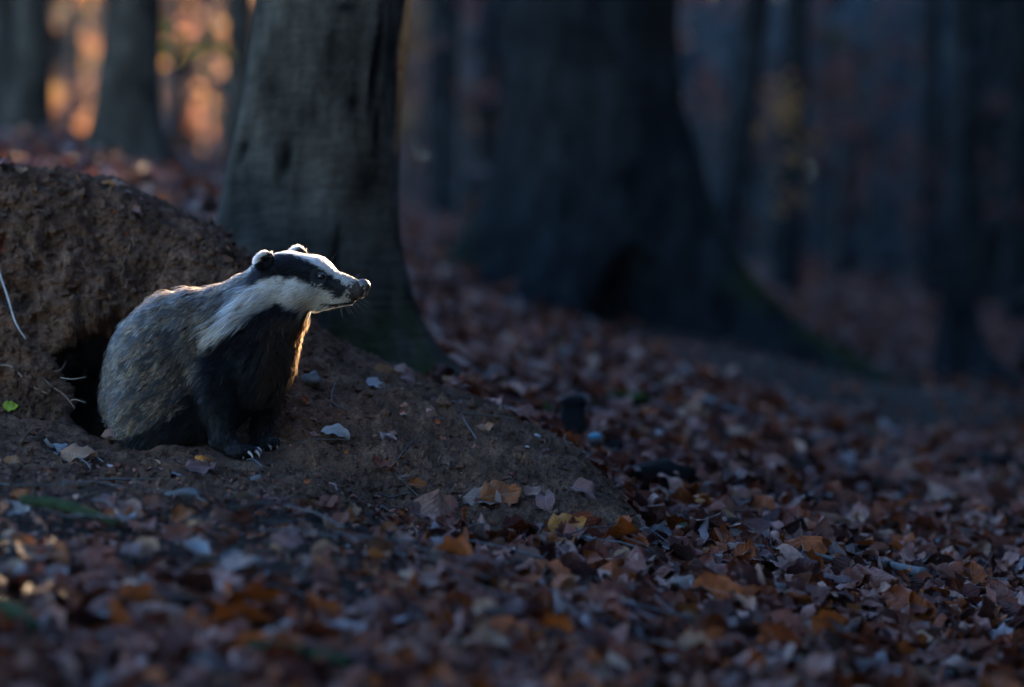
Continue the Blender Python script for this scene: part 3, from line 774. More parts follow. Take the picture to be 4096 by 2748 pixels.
hero = [
 (334, 441, 34, 'pale grey', 'pale grey curled leaf on bare soil right of the front paws', 1, -15, .1),
 (381, 472, 30, 'red brown', 'rust red leaf curled on edge on the soil fan', 2, -10, .4),
 (407, 484, 14, 'purple brown', 'small pale edged leaf beside the curled rust leaf', 0, 10, .3),
 (416, 489, 20, 'rust', 'small folded rust leaf at the foot of the soil fan', 6, 10, .4),
 (441, 468, 22, 'grey brown', 'narrow grey leaf bent like a scoop on the soil fan', 4, -40, .4),
 (498, 502, 46, 'rust', 'large glossy rust and brown leaf at the edge of the soil', 7, 35, .35),
 (482, 508, 40, 'grey brown', 'broad ribbed grey brown leaf under the large rust leaf', 3, 170, .15),
 (530, 500, 28, 'pinkish tan', 'pale ribbed leaf standing beside the large rust leaf', 0, 60, .3),
 (548, 508, 34, 'purple brown', 'upright purple brown leaf at the soil edge', 1, 85, .8),
 (582, 501, 38, 'purple brown', 'dark arched leaf lying alone on crumbly soil', 5, -35, .3),
 (636, 527, 20, 'pinkish tan', 'small pinkish oval leaf on the lower soil fan', 7, -10, .1),
 (566, 541, 42, 'orange', 'bright amber leaf below the soil fan', 7, 20, .4),
 (550, 536, 38, 'rust', 'orange brown leaf leaning on the amber leaf', 0, 50, .5),
 (452, 512, 36, 'red brown', 'dark red brown upright leaf left of the large rust leaf', 1, 100, .8),
 (74, 184, 14, 'orange', 'small orange leaf upright on top of the mound', 0, 90, .7),
 (106, 190, 16, 'orange', 'orange leaf on the crest of the mound right of the upright one', 1, 0, .5),
 (118, 190, 20, 'tan', 'tan leaf lying on the mound crest', 7, 0, .2),
 (119, 216, 14, 'tan', 'light brown folded leaf stuck in the mound face', 6, 90, .6),
 (134, 216, 15, 'pinkish tan', 'narrow pale leaf on the mound face', 5, 0, .3),
 (5, 171, 22, 'red brown', 'dark red leaf on the mound crest at the left edge', 1, 0, .4),
 (22, 176, 18, 'tan', 'pale curled leaf on the mound crest', 4, 0, .3),
 (206, 470, 32, 'orange', 'bright orange brown leaf standing in front of the near paw', 1, 0, .7),
 (200, 476, 34, 'purple brown', 'smooth purplish leaf leaning on the bright orange one', 7, 30, .3),
 (116, 447, 34, 'pinkish tan', 'pinkish tan lobed leaf below the rump of the badger', 3, -10, .2),
 (135, 441, 30, 'red brown', 'dark crumpled brown leaf tucked under the badger', 2, -25, .4),
 (170, 447, 18, 'rust', 'small rust leaf under the belly of the badger', 1, 30, .5),
 (185, 449, 20, 'grey brown', 'dull grey brown leaf under the belly of the badger', 5, 0, .3),
 (206, 447, 12, 'rust', 'tiny rust leaf behind the near front paw', 0, 20, .3),
 (52, 456, 30, 'pale grey', 'pale bluish grey leaf at left with torn edge', 3, -50, .3),
 (80, 463, 40, 'tan', 'long pale tan leaf sloping down at left', 7, -20, .2),
 (14, 472, 30, 'tan', 'yellowish tan leaf near the left picture edge', 5, 5, .3),
 (160, 474, 28, 'tan', 'light tan cupped leaf on dark soil', 2, 60, .4),
 (172, 484, 22, 'pale grey', 'greyish pale leaf right of the cupped tan leaf', 1, 10, .3),
 (350, 344, 20, 'orange', 'orange curled leaf on the ridge behind the chest', 4, 60, .6),
 (345, 352, 14, 'tan', 'tan leaf tip below the orange curled leaf', 2, -80, .4),
 (385, 379, 32, 'tan', 'tan leaf pair on the ridge of the soil fan', 0, 10, .4),
 (400, 377, 26, 'pinkish tan', 'pointed pinkish leaf beside the tan pair', 1, 35, .5),
 (374, 391, 24, 'pale grey', 'pale blue grey leaf on the far soil slope', 7, -35, .2),
 (410, 384, 24, 'purple brown', 'dark leaf hanging over the ridge crest', 5, -60, .4),
 (335, 331, 26, 'pinkish tan', 'long pinkish leaf on the ridge beneath the chin', 4, -10, .3),
 (258, 262, 18, 'orange', 'orange leaf on the mound behind the ear', 7, 0, .3),
 (487, 434, 24, 'tan', 'crumpled brown leaf midway up the soil fan', 4, 25, .3),
 (10, 414, 16, 'yellow green', 'yellow green leaf on dark soil at the left edge', 7, 0, .2),
 (24, 385, 16, 'purple brown', 'small purplish leaf on the slope left of the burrow', 7, 0, .2),
 (18, 389, 12, 'red brown', 'dark red leaf left of the burrow', 0, 40, .3),
 (27, 393, 14, 'pinkish tan', 'pinkish leaf below the purplish one left of the burrow', 3, 0, .2),
 (300, 545, 36, 'pinkish tan', 'long pinkish curled leaf in the lower left centre', 4, -25, .3),
 (322, 540, 30, 'tan', 'pale wavy leaf in the lower left centre', 2, -15, .3),
 (275, 517, 26, 'purple brown', 'purplish leaf with pale rim in the soil at centre left', 0, 0, .3),
 (690, 545, 34, 'dark green', 'dark green leaf among brown litter right of the soil fan', 7, 0, .2),
 (862, 540, 28, 'orange', 'amber leaf standing in the litter at right', 7, 70, .7),
 (656, 510, 30, 'pinkish tan', 'pale pink brown leaf draped at the end of the soil fan', 7, -20, .3),
 (672, 560, 44, 'purple brown', 'large purple brown leaf standing in the litter', 0, 80, .7),
 (738, 557, 50, 'grey brown', 'broad pale arched leaf at the middle of the litter', 7, -10, .3),
 (728, 585, 46, 'red brown', 'dark upright leaf below the broad pale arched one', 1, 100, .9),
 (655, 546, 46, 'pale grey', 'crumpled silvery leaf beside the soil fan', 3, 30, .5),
 (632, 575, 46, 'tan', 'big folded tan leaf under the silvery one', 6, -40, .4),
 (700, 515, 30, 'orange', 'orange rim leaf on the litter ridge', 1, 0, .4),
 (600, 610, 40, 'rust', 'rust leaf in the lower middle of the litter', 0, 10, .3),
 (560, 560, 38, 'rust', 'glossy rust boat shaped leaf', 2, 0, .4),
 (900, 600, 44, 'dark brown', 'dark brown upright leaf beside the thick stick end', 1, 110, .9),
 (985, 635, 44, 'grey brown', 'grey veined leaf at lower right', 3, 0, .3),
 (860, 585, 44, 'tan', 'long tan leaf lying under the thick stick', 7, -15, .15),
]
for h in hero: single_leaf(h[0], h[1], h[2], h[3], h[4], h[5], h[6], h[7])
cnt = 0
desc = {'rust': 'rust brown', 'dark brown': 'dark brown', 'purple brown': 'purplish brown', 'tan': 'tan', 'pinkish tan': 'pinkish tan', 'grey brown': 'grey brown', 'red brown': 'red brown', 'pale grey': 'pale grey'}
while cnt < 225:
    u = random.uniform(0, 1020); 
    if u < 420: v = random.uniform(490, 600)
    else: v = random.uniform(500, 670)
    p = hit(u, v)
    if soil_mask(np.array([p[0]]), np.array([p[1]]))[0] > .4: continue
    cn = random.choice(['rust', 'dark brown', 'purple brown', 'purple brown', 'tan', 'pinkish tan', 'grey brown', 'red brown', 'red brown', 'pale grey'] if random.random() < .8 else ['rust', 'red brown'])
    side = 'left' if u < 341 else ('middle' if u < 683 else 'right')
    zx = ['at the left picture edge', 'under the left end of the slope', 'below the burrow', 'below the badger', 'below the front paws', 'below the soil fan', 'under the amber leaf', 'below the end of the soil fan', 'below the thin stick', 'near the amber leaf at right', 'by the thick broken stick', 'at the right picture edge'][min(int(u / 85.4), 11)]
    zy = 'near the bottom' if v > 620 else ('in the sharp zone' if v > 555 else ('just in front' if v > 525 else 'close up to the soil'))
    lab = '%s%s leaf %s, %s' % ('curled ' if cnt % 2 else 'flat ', desc[cn], zx, zy)
    single_leaf(u, v, random.uniform(26, 42) * (1.1 if v > 560 else .9), cn, lab, group='%s leaves at the lower %s' % (desc[cn], side), tilt=.45); cnt += 1

# ------------------------------------------------------------------ twigs, stones and small things
def stick(label, pts, rad, mat=TWIG, cat='stick', name='fallen_stick', lift=1.0, group=None, side=()):
    P = []
    for (u, v) in pts: P.append(hit(u, v))
    P = np.array(P); rr = np.array(rad) * K * P[:, 1]
    P[:, 2] += rr * lift + .004 + .022 * (soil_mask(P[:, 0], P[:, 1]) < .3)
    o = tube(name, P, rr, mat, ns=8, rough=.06, sub=6); tag(o, label, cat, group)
    return o
stick('dark mossy stick lying in the blurred left foreground', [(22, 524), (60, 532), (95, 540), (118, 544)], [5, 6, 5, 3], DARKMOSS, lift=2.0)
stick('green mossy stick at the bottom left edge', [(-20, 632), (14, 642), (36, 654)], [9, 9, 6], DARKMOSS, lift=1.5)
stick('mossy green stick at the bottom edge left of centre', [(236, 668), (290, 676), (352, 690)], [4, 6, 6], DARKMOSS, lift=1.5)
stick('long thin dark stick across the sharp litter', [(735, 566), (775, 572), (810, 578), (850, 590)], [2.0, 2.2, 2.4, 2.6], lift=5)
stick('short dark twig left of the long thin stick', [(703, 545), (720, 551), (737, 556)], [1.2, 1.8, 1.4], lift=5)
stick('dark stick with a thick broken end at lower right', [(845, 562), (868, 573), (892, 588), (925, 604)], [1.3, 2.2, 3.6, 6.0], lift=3.0)
stick('straight brown stick right of the broken one', [(937, 564), (965, 573), (998, 592)], [2.6, 2.6, 1.8], lift=4.5)
stick('dark stick lying beyond the long thin one', [(798, 512), (815, 520), (840, 531)], [2.6, 2.4, 2], lift=4)
stick('thin twig at the lower right', [(903, 648), (925, 643), (948, 634)], [1.6, 1.4, 1], lift=5)
stick('blurred grey branch on the slope beyond the soil fan', [(676, 405), (700, 412), (722, 420), (745, 428)], [3, 3.5, 3, 2], lift=2)
stick('dark branch with pale bark beside the charred stump', [(586, 424), (610, 431), (632, 436), (666, 448)], [3.4, 3.8, 3.4, 2.2], lift=1.6)
stick('thin twig in the centre foreground', [(440, 588), (470, 590), (510, 596)], [1.2, 1.6, 1.0], lift=5)
stick('long dim branch on the far right slope', [(930, 352), (960, 374), (990, 402), (1030, 436)], [1, 1.8, 2, 1.6], CHAR, lift=1)
stick('second curved dark branch at right', [(880, 520), (910, 526), (950, 530), (990, 540)], [1.5, 2, 2, 1.2], lift=3)
# upright pale stick
p = hit(470, 400); q = p + np.array([.055, .05, .075])
tag(tube('fallen_stick', [p - (0, 0, .02), (p + q) / 2, q], [.009, .008, .007], TWIG, ns=7), 'blurred grey stick poking up right of the grey beech root', 'stick')

def face_point(u, v, off=.012):
    p = hit(u, v); p = p.copy(); t = (p[1] - off) / p[1]; return p * t
def root_curve(label, pts, rad, mat, off=.02, name='thin_twig', cat='twig', group=None):
    P = np.array([face_point(u, v, off) for (u, v) in pts]); 
    tag(tube(name, P, [r * PX for r in rad], mat, ns=6), label, cat, group)
root_curve('pale bare twig hanging down the mound at the left edge', [(-4, 262), (1, 280), (8, 305), (14, 325), (19, 338), (26, 349)], [.9, 1.0, 1.1, .9, .7, .4], PALE_TWIG, .05)
root_curve('dark smooth root crossing the slope left of the burrow', [(-4, 366), (12, 373), (30, 385), (48, 398)], [1.2, 1.2, 1.0, .5], ROOT, .03, 'thin_root', 'root')
root_curve('thin looped root on the slope below the burrow lip', [(43, 384), (52, 391), (64, 397), (75, 410)], [.35, .5, .5, .3], ROOT, .03, 'thin_root', 'root')
root_curve('fine root left of the burrow mouth', [(42, 367), (50, 374), (60, 372), (66, 366)], [.35, .45, .4, .2], ROOT, .03, 'thin_root', 'root')
for (lab, A, B, C) in [('thin forked rootlet reaching into the dark burrow mouth', (-.955, 6.02, -.072), (-.925, 5.98, -.075), (-.893, 5.97, -.070)), ('short curved rootlet below the forked one at the burrow mouth', (-.93, 6.0, -.120), (-.915, 5.97, -.118), (-.893, 5.96, -.124))]:
    tag(tube('thin_root', [A, B, C], [.0014, .0012, .0006], ROOT, ns=5), lab, 'root')
for i in range(10):
    u = random.uniform(5, 225); v = np.interp(u, CR[:, 0], CR[:, 1]) + random.uniform(8, 95)
    a = random.uniform(-.6, .6) + math.pi / 2 * (random.random() < .6); L = random.uniform(8, 18)
    pts = [(u + math.cos(a) * L * t + random.uniform(-1.5, 1.5), v + math.sin(a) * L * t) for t in (0, .35, .7, 1)]
    root_curve('fine hair root sticking out of the mound face above the burrow', pts, [.3, .42, .35, .15], ROOT, .022, 'hair_root', 'root', 'hair roots in the mound face')

def rock_mesh(name, seed, flat=.5, n=3, amp=.25):
    bpy_me = bpy.data.meshes.new(name)
    import bmesh
    bm = bmesh.new(); bmesh.ops.create_icosphere(bm, subdivisions=n, radius=1)
    V = np.array([v.co[:] for v in bm.verts]); r = 1 + fbm(V * 1.1 + seed, 4) * amp * 2
    V = V * r[:, None]; V[:, 2] *= flat
    for v, c in zip(bm.verts, V): v.co = c
    bm.to_mesh(bpy_me); bm.free(); bpy_me.polygons.foreach_set('use_smooth', [True] * len(bpy_me.polygons)); return bpy_me
def rock(label, u, v, w, mat, flat=.5, seed=0, name='stone', cat='stone', sink=.3, amp=.25, asp=(1, .8)):
    p = hit(u, v); s = w / 2 * K * p[1]; p = p + np.array([0, 0, .03 * float(soil_mask(p[:1], p[1:2])[0] < .3)])
    o = obj(name, rock_mesh(name, seed, flat, 3, amp), mat); o.location = (p[0], p[1], p[2] + s * flat * (1 - sink))
    o.scale = (s * asp[0], s * asp[1], s); o.rotation_euler = (0, R(random.uniform(-5, 12)), R(random.uniform(-20, 20))); tag(o, label, cat); return o
rock('flat dark grey stone in front of the badger', 183, 502, 40, STONE, .35, 3, sink=.2)
rock('small grey stone with pale top right of the near paw', 255, 485, 22, STONE, .5, 5, amp=.35)
rock('small pale stone on the ridge of the soil fan', 536, 440, 10, PALE_STONE, .7, 6)
rock('dark round clod beside the blue topped stone', 614, 466, 24, CHAR, .7, 7)
rock('dark mossy rotten log end at the end of the soil fan', 658, 500, 70, CHAR, .45, 8, 'rotten_log', 'log', amp=.35, asp=(1, .6))
rock('round green moss cushion beside the charred stump', 543, 428, 20, MOSS, .8, 9, 'moss_cushion', 'moss', amp=.3)
rock('low green moss patch on the slope behind the charred stump', 630, 412, 42, MOSS, .25, 10, 'moss_cushion', 'moss', amp=.3)
rock('low moss patch by the root of the grey beech', 492, 392, 30, MOSS, .35, 12, 'moss_cushion', 'moss', amp=.3)
rock('small moss tuft on the far right slope', 866, 442, 18, MOSS, .5, 13, 'moss_cushion', 'moss', amp=.3)
rock('dark stone slab hidden in the right hand slope', 990, 480, 70, CHAR, .3, 14, amp=.3)
rock('grey stone buried under the chest on the ridge', 312, 388, 22, STONE, .8, 15, amp=.4)
# blue topped round object
p = hit(595, 470) + np.array([0, 0, .06]); s = 7.5 * K * p[1]
bo = empty('capped_pebble', tuple(p)); tag(bo, 'small round grey object with a bright blue top on the litter', 'pebble')
b1 = obj('lower_body', rock_mesh('lower_body', 20, .75, 3, .12), STONE, bo); b1.location = (p[0], p[1], p[2] + s * .7); b1.scale = (s,) * 3
b2 = obj('blue_top', rock_mesh('blue_top', 21, .42, 3, .06), BLUE, bo); b2.location = (p[0], p[1], p[2] + s * 1.25); b2.scale = (s * .95,) * 3
# charred stump
p = hit(574, 452); z0 = p[2]
st = empty('charred_stump', tuple(p)); tag(st, 'small black charred stump at the edge of the soil fan', 'stump')
hgt = 50 * K * p[1]; rr = 15 * K * p[1]
obj('stub', trunk_mesh('stub', (p[0], p[1], z0), hgt, rr * 1.05, rr * .75, nth=28, nh=26, bumps=.012, zlow=-.05, lobes=[(R(200), rr * .7, .05, 4), (R(-30), rr * .5, .04, 4)]), CHAR, st)
o = obj('broken_top', rock_mesh('broken_top', 31, .5, 3, .35), CHAR, st); o.location = (p[0], p[1], z0 + hgt); o.scale = (rr * .85,) * 3

# soil crumbs ------------------------------------------------------------------
def crumbs():
    n = 16000
    u = rng.uniform(-120, 690, n); d = rng.uniform(5.0, 6.75, n); X = (u - 512) * K * d
    s = soil_mask(X, d); keep = (rng.random(n) < s * .8 + .2) & ~((np.abs(X + .54) < .07) & (np.abs(d - 5.9) < .10)) & ~((X < -.62) & (X > -1.0) & (d > 5.9) & (d < 6.45))
    X, d = X[keep], d[keep]; n = len(X)
    P = np.stack([X, d, terrain_z(X, d)], 1); P[:, 2] += soil_disp(P, .8) + .001
    cl = fbm(P * 7 + 30, 2)
    r = .0025 + .005 * rng.random(n) ** 3 + .013 * (rng.random(n) < .03 + .07 * (cl > .15)) * rng.random(n)
    phi = (1 + 5 ** .5) / 2
    B = np.array([(1, 0, 0), (-1, 0, 0), (0, 1, 0), (0, -1, 0), (0, 0, 1), (0, 0, -1)], float)
    Fb = np.array([(0, 2, 4), (2, 1, 4), (1, 3, 4), (3, 0, 4), (2, 0, 5), (1, 2, 5), (3, 1, 5), (0, 3, 5)])
    fc = np.nonzero(MN[:, 2] < .85)[0]; pick = rng.choice(fc, 9000)
    P = np.concatenate([P, MV[pick] + MN[pick] * .002]); r = np.concatenate([r, .0025 + .011 * rng.random(9000) ** 4]); n = len(P)
    V = B[None] * rng.uniform(.6, 1.3, (n, 6, 1)) + rng.normal(size=(n, 6, 3)) * .18
    a = rng.uniform(0, 6.28, n); c, sn = np.cos(a), np.sin(a)
    V = np.stack([V[..., 0] * c[:, None] - V[..., 1] * sn[:, None], V[..., 0] * sn[:, None] + V[..., 1] * c[:, None], V[..., 2]], -1)
    V = V * r[:, None, None] + P[:, None]
    F = (Fb[None] + (np.arange(n) * 6)[:, None, None]).reshape(-1, 3)
    me = mesh_np('soil_crumbs', V.reshape(-1, 3), F, False, np.full((n * 6, 3), .95))
    tag(obj('soil_crumbs', me, SOIL), 'loose brown soil crumbs on the mound and soil fan', 'soil crumbs', kind='stuff')
    # leaf fragments, grass bits
    n = 5200
    u = rng.uniform(-120, 690, n); d = rng.uniform(4.7, 6.75, n); X = (u - 512) * K * d
    s = soil_mask(X, d); keep = (rng.random(n) < np.where(d > 5.75, .35, 1)) & ~((X < -.62) & (X > -1.0) & (d > 5.9) & (d < 6.45)); X, d = X[keep], d[keep]; n = len(X)
    P = np.stack([X, d, terrain_z(X, d)], 1); P[:, 2] += soil_disp(P, .8) + .004
    me = scatter_leaves('leaf_fragments', P, rng.uniform(.006, .024, n), pick_cols(n) * rng.uniform(.7, 1.5, (n, 1)), rng.uniform(.1, .7, n), TPL_FAR)
    tag(obj('leaf_fragments', me, LEAF), 'small broken leaf bits scattered over the bare soil', 'leaf fragments', kind='stuff')
crumbs()

# ------------------------------------------------------------------ badger
def W(u, v, w=0):                       # picture pixels at the focus distance to metres
    return np.array([(u - 512) * PX, FD + w * PX, (343.5 - v) * PX])
HA = R(17)                              # heading: to the right and a little towards the camera
def smin(a, b, k):
    h = np.clip(.5 + .5 * (b - a) / k, 0, 1); return b + (a - b) * h - k * h * (1 - h)
def ell(P, c, r, rot=0, roll=0):
    q = P - np.array(c, float); x, y, z = q[..., 0], q[..., 1], q[..., 2]
    if rot: x, y = x * math.cos(rot) + y * math.sin(rot), -x * math.sin(rot) + y * math.cos(rot)
    if roll: y, z = y * math.cos(roll) + z * math.sin(roll), -y * math.sin(roll) + z * math.cos(roll)
    k0 = np.sqrt((x / r[0])**2 + (y / r[1])**2 + (z / r[2])**2); k1 = np.sqrt((x / r[0]**2)**2 + (y / r[1]**2)**2 + (z / r[2]**2)**2) + 1e-9
    return k0 * (k0 - 1) / k1
def cone(P, a, b, ra, rb):
    a = np.array(a, float); b = np.array(b, float); ab = b - a
    t = np.clip(((P - a) @ ab) / (ab @ ab), 0, 1); q = P - a - t[..., None] * ab
    return np.sqrt((q**2).sum(-1)) - (ra + (rb - ra) * t)
def chain(P, pts, k=4):
    d = None
    for (a, ra), (b, rb) in zip(pts[:-1], pts[1:]):
        c = cone(P, a, b, ra, rb); d = c if d is None else smin(d, c, k)
    return d
CLAWS = [  # base (u,v,w), tip
 ((241.5, 451.5, -47), (248.5, 458.5, -52)), ((250.5, 451, -50), (258, 458.5, -56)), ((257.5, 451, -44), (264, 457, -50)), ((260.5, 449.5, -36), (264.5, 454, -40)),
 ((259, 445, 2), (264, 451, -3)), ((266, 443.8, 0), (271.5, 450.8, -5)), ((272.5, 443.5, 5), (277, 450.5, 1)), ((277, 444, 12), (280.5, 449.5, 9))]
CLAWS = [((a[0], a[1] - (1.3 if a[2] < -20 else .2), a[2]), (b[0], b[1] - (1.3 if a[2] < -20 else .2), b[2])) for a, b in CLAWS]
EAR_N, EAR_F = (268, 262, -42), (297, 254, 14)
def badger_sdf(P):
    d = ell(P, (148, 392, 18), (43, 50, 45))
    d = smin(d, ell(P, (158, 365, 14), (46, 52, 46)), 10)
    d = smin(d, ell(P, (180, 352, 10), (48, 57, 47)), 14)
    d = smin(d, ell(P, (225, 345, -2), (44, 56, 40)), 14)
    d = smin(d, ell(P, (199, 336, 4), (34, 44, 40)), 8)
    d = smin(d, ell(P, (190, 402, 5), (60, 40, 40)), 12)
    d = smin(d, ell(P, (158, 408, -20), (38, 36, 20)), 12)
    d = smin(d, cone(P, (240, 325, -6), (276, 286, -18), 40, 26), 12)
    d = smin(d, ell(P, (259, 352, -16), (37, 50, 32)), 12)
    d = smin(d, cone(P, (275, 332, -16), (296, 304, -22), 25, 17), 10)
    # legs
    d = smin(d, chain(P, [((222, 372, -27), 24), ((223, 408, -33), 14.5), ((226, 437, -36), 11.5), ((238, 449, -41), 8.5)]), 7)
    d = smin(d, ell(P, (245, 450, -44), (14.5, 7, 11.5), -HA * .6), 4)
    d = smin(d, chain(P, [((262, 378, 12), 20), ((263, 408, 14), 12), ((260, 431, 12), 10), ((261, 441, 8), 7.5)]), 7)
    d = smin(d, ell(P, (265, 444.5, 6), (13.5, 6.5, 11), -HA * .6), 4)
    for a, b in CLAWS:
        p = np.array(a); q = np.array([a[0] - 7, a[1] - .5, a[2] + 4]); d = smin(d, cone(P, q, p, 4.0, 2.9), 1.8)
    # head
    h = ell(P, (287, 276, -17), (29, 22.5, 29), -HA)
    h = smin(h, ell(P, (312, 279, -26), (24, 22, 21), -HA), 8)
    h = smin(h, ell(P, (302, 289, -20), (27, 15, 28), -HA), 8)
    h = smin(h, cone(P, (322, 283, -28), (345, 289.5, -35), 18.5, 13.5), 8)
    h = smin(h, cone(P, (345, 288.5, -35), (361, 290, -40), 13.0, 9.0), 5)
    h = smin(h, cone(P, (322, 299, -28), (352, 299.5, -37), 9.5, 6.0), 5)
    d = smin(d, h, 9)
    # brow and socket
    d = smin(d, ell(P, (321, 272, -41), (6, 2.5, 4)), 4)
    d = smin(d, ell(P, EAR_N, (10.5, 9.5, 4.5), -.5, .3), 4)
    d = smin(d, ell(P, EAR_F, (9, 8.5, 4), .3, -.3), 3.5)
    return d
def build_badger():
    h = 1.5
    lo, hi = np.array([92, 238, -75.]), np.array([382, 468, 78.])
    ax = [np.arange(lo[i], hi[i], h) for i in range(3)]
    P = np.stack(np.meshgrid(*ax, indexing='ij'), -1).astype(np.float32)
    F = np.empty(P.shape[:-1], np.float32)
    for i in range(0, len(ax[0]), 24): F[i:i + 24] = badger_sdf(P[i:i + 24])
    V, Q = surface_nets(F, lo, h)
    # ear cup dent, eye socket, mouth line as displacement along the normal
    Nn = vnormals(V, Q)
    def dent(c, r, dp):
        w = np.exp(-(((V - np.array(c)) / np.array(r))**2).sum(1)); return -Nn * (w * dp)[:, None]
    V = V + dent((271, 263, -47), (5.5, 5, 5), 3.2) + dent(EYE, (5, 4, 6), 2.6)
    for t in np.linspace(0, 1, 9): V = V + dent((328 + 33 * t, 303.2 + 2.2 * math.sin(t * 3.14) - 1.5 * t, -45 + 2 * t), (3.2, .9, 12), .8)
    return V, Q
EYE = (324, 277.3, -46)
Vb, Qb = build_badger()
# pull the eye depth to the real surface
sel = np.abs(Vb[:, 0] - 324) + np.abs(Vb[:, 1] - 277.3) < 3
EYE_W = Vb[sel][:, 2].min()
NB = vnormals(Vb, Qb)
WV = np.stack([(Vb[:, 0] - 512) * PX, FD + Vb[:, 2] * PX, (343.5 - Vb[:, 1]) * PX], 1)
# axis map flips handedness: (u, v, w) -> (x, -z, y)
NW = np.stack([NB[:, 0], NB[:, 2], -NB[:, 1]], 1)
fn = np.cross(WV[Qb[:, 2]] - WV[Qb[:, 0]], WV[Qb[:, 3]] - WV[Qb[:, 1]])
if (fn * NW[Qb[:, 0]]).sum() < 0: Qb = Qb[:, ::-1]
_ctr = WV.mean(0)
if ((WV - _ctr) * NW).sum() < 0: NW = -NW; NB = -NB

def inpoly(x, y, poly):
    poly = np.array(poly, float); r = np.zeros(len(x), bool); j = len(poly) - 1
    for i in range(len(poly)):
        xi, yi = poly[i]; xj, yj = poly[j]
        c = ((yi > y) != (yj > y)) & (x < (xj - xi) * (y - yi) / (yj - yi + 1e-12) + xi); r ^= c; j = i
    return r
WHITE_CHEEK = [(352, 288), (345, 299), (338, 300), (336, 291), (330, 287.5), (315, 284.5), (300, 279), (285, 276.5), (272, 278.5), (257, 285), (245, 297), (233, 311), (216, 327), (226, 334), (241, 328), (253, 319.5), (266, 308.5), (286, 302), (307, 307), (326, 310.5), (358, 312), (375, 300), (368, 286)]
BLACK_MASK = [(258, 274), (266, 262), (279, 254.2), (299, 256.5), (314, 262.5), (327, 271.5), (342, 280.5), (351, 288), (344.5, 299), (338, 300), (336, 291), (330, 287.5), (315, 284.5), (300, 279), (285, 276.5), (272, 278.5), (258, 284)]
NAPE_DARK = [(270, 262), (258, 270), (246, 282), (232, 300), (224, 318), (236, 312), (247, 297), (259, 285), (272, 278)]
STRIPE = [(268, 240), (268, 256), (279, 254.2), (299, 256.5), (314, 262.5), (327, 271.5), (342, 280.5), (352, 288), (364, 288), (375, 270), (340, 240)]
BLACK_LOW = [(226, 334), (241, 328), (253, 319.5), (266, 308.5), (286, 302), (307, 307), (326, 310.5), (340, 330), (320, 480), (90, 480), (90, 436), (110, 430), (135, 426), (176, 414), (190, 403), (205, 382), (215, 358)]
hc = np.array([287, 276, -17.]); hr = np.array([-math.sin(HA), 0, -math.cos(HA)])      # towards the near side
def classify(p):
    """region code by root position: 0 grizzled, 1 black, 2 white, 3 dark nape, 4 nose fringe"""
    l = (p - hc) @ hr; q = p.copy()
    far = (l < 0) & (p[:, 0] > 225); q[far] = p[far] - 2 * l[far, None] * hr * np.array([1, 1, 1])
    n = fbm(q * .12, 2); u = q[:, 0] + n * 3 + rng.normal(size=len(q)) * .8; v = q[:, 1] + fbm(q * .12 + 9, 2) * 3 + fbm(q * .5, 2) * 1.5 + rng.normal(size=len(q)) * .8
    c = np.zeros(len(p), int)
    c[inpoly(u, v, NAPE_DARK)] = 3
    uu = q[:, 0] + n * 10; vv = q[:, 1] + fbm(q * .08 + 4, 2) * 10
    lowm = inpoly(np.where(u < 230, uu, u), np.where(u < 230, vv, v), BLACK_LOW); c[lowm] = 1
    c[inpoly(u, v, WHITE_CHEEK)] = 2; c[inpoly(u, v, BLACK_MASK)] = 1
    st = inpoly(u, v, STRIPE) | ((q[:, 0] > 262) & (np.abs(l) < 8.5 + np.clip((300 - q[:, 0]) * .06, -3, 2)) & (q[:, 1] < 268 + (q[:, 0] - 300).clip(0) * .4) & (p[:, 0] < 362))
    c[st] = 2
    # ears: white outer rim, dark inside
    for E in (EAR_N, EAR_F):
        e = (((p - np.array(E)) / np.array([13, 12, 9]))**2).sum(1) < 1
        rim = e & (((p[:, 0] - E[0]) * -.85 + (p[:, 1] - E[1]) * -1) > 3.5 + fbm(p * .3, 2) * 2)
        c[e] = 1; c[rim] = 2
    brn = (((p - np.array([367, 293, -42])) / np.array([18, 13, 18]))**2).sum(1) + rng.uniform(-.45, .35, len(p)); c[brn < 1] = 4
    mv = np.interp(p[:, 0], [326, 340, 352, 362], [303.2, 305, 304, 300.5]); c[(np.abs(p[:, 1] - mv) < 1.1) & (p[:, 0] > 327) & (p[:, 0] < 363)] = 1
    return c
BASE = {0: (.10, .085, .07), 1: (.012, .012, .014), 2: (.45, .42, .38), 3: (.035, .03, .03), 4: (.05, .035, .03)}
vc = classify(Vb); vcol = np.array([BASE[c] for c in range(5)])[vc] * .5
skin, n_ = newmat('badger_skin'); finish(n_, attr(n_).outputs['Color'], .8, .2)
BADGER = empty('badger', tuple(W(190, 450, 0))); tag(BADGER, 'badger with striped black and white face sitting at its burrow and looking right', 'badger')
me = mesh_np('body', WV, Qb, True, vcol)
body = obj('body', me, skin, BADGER)

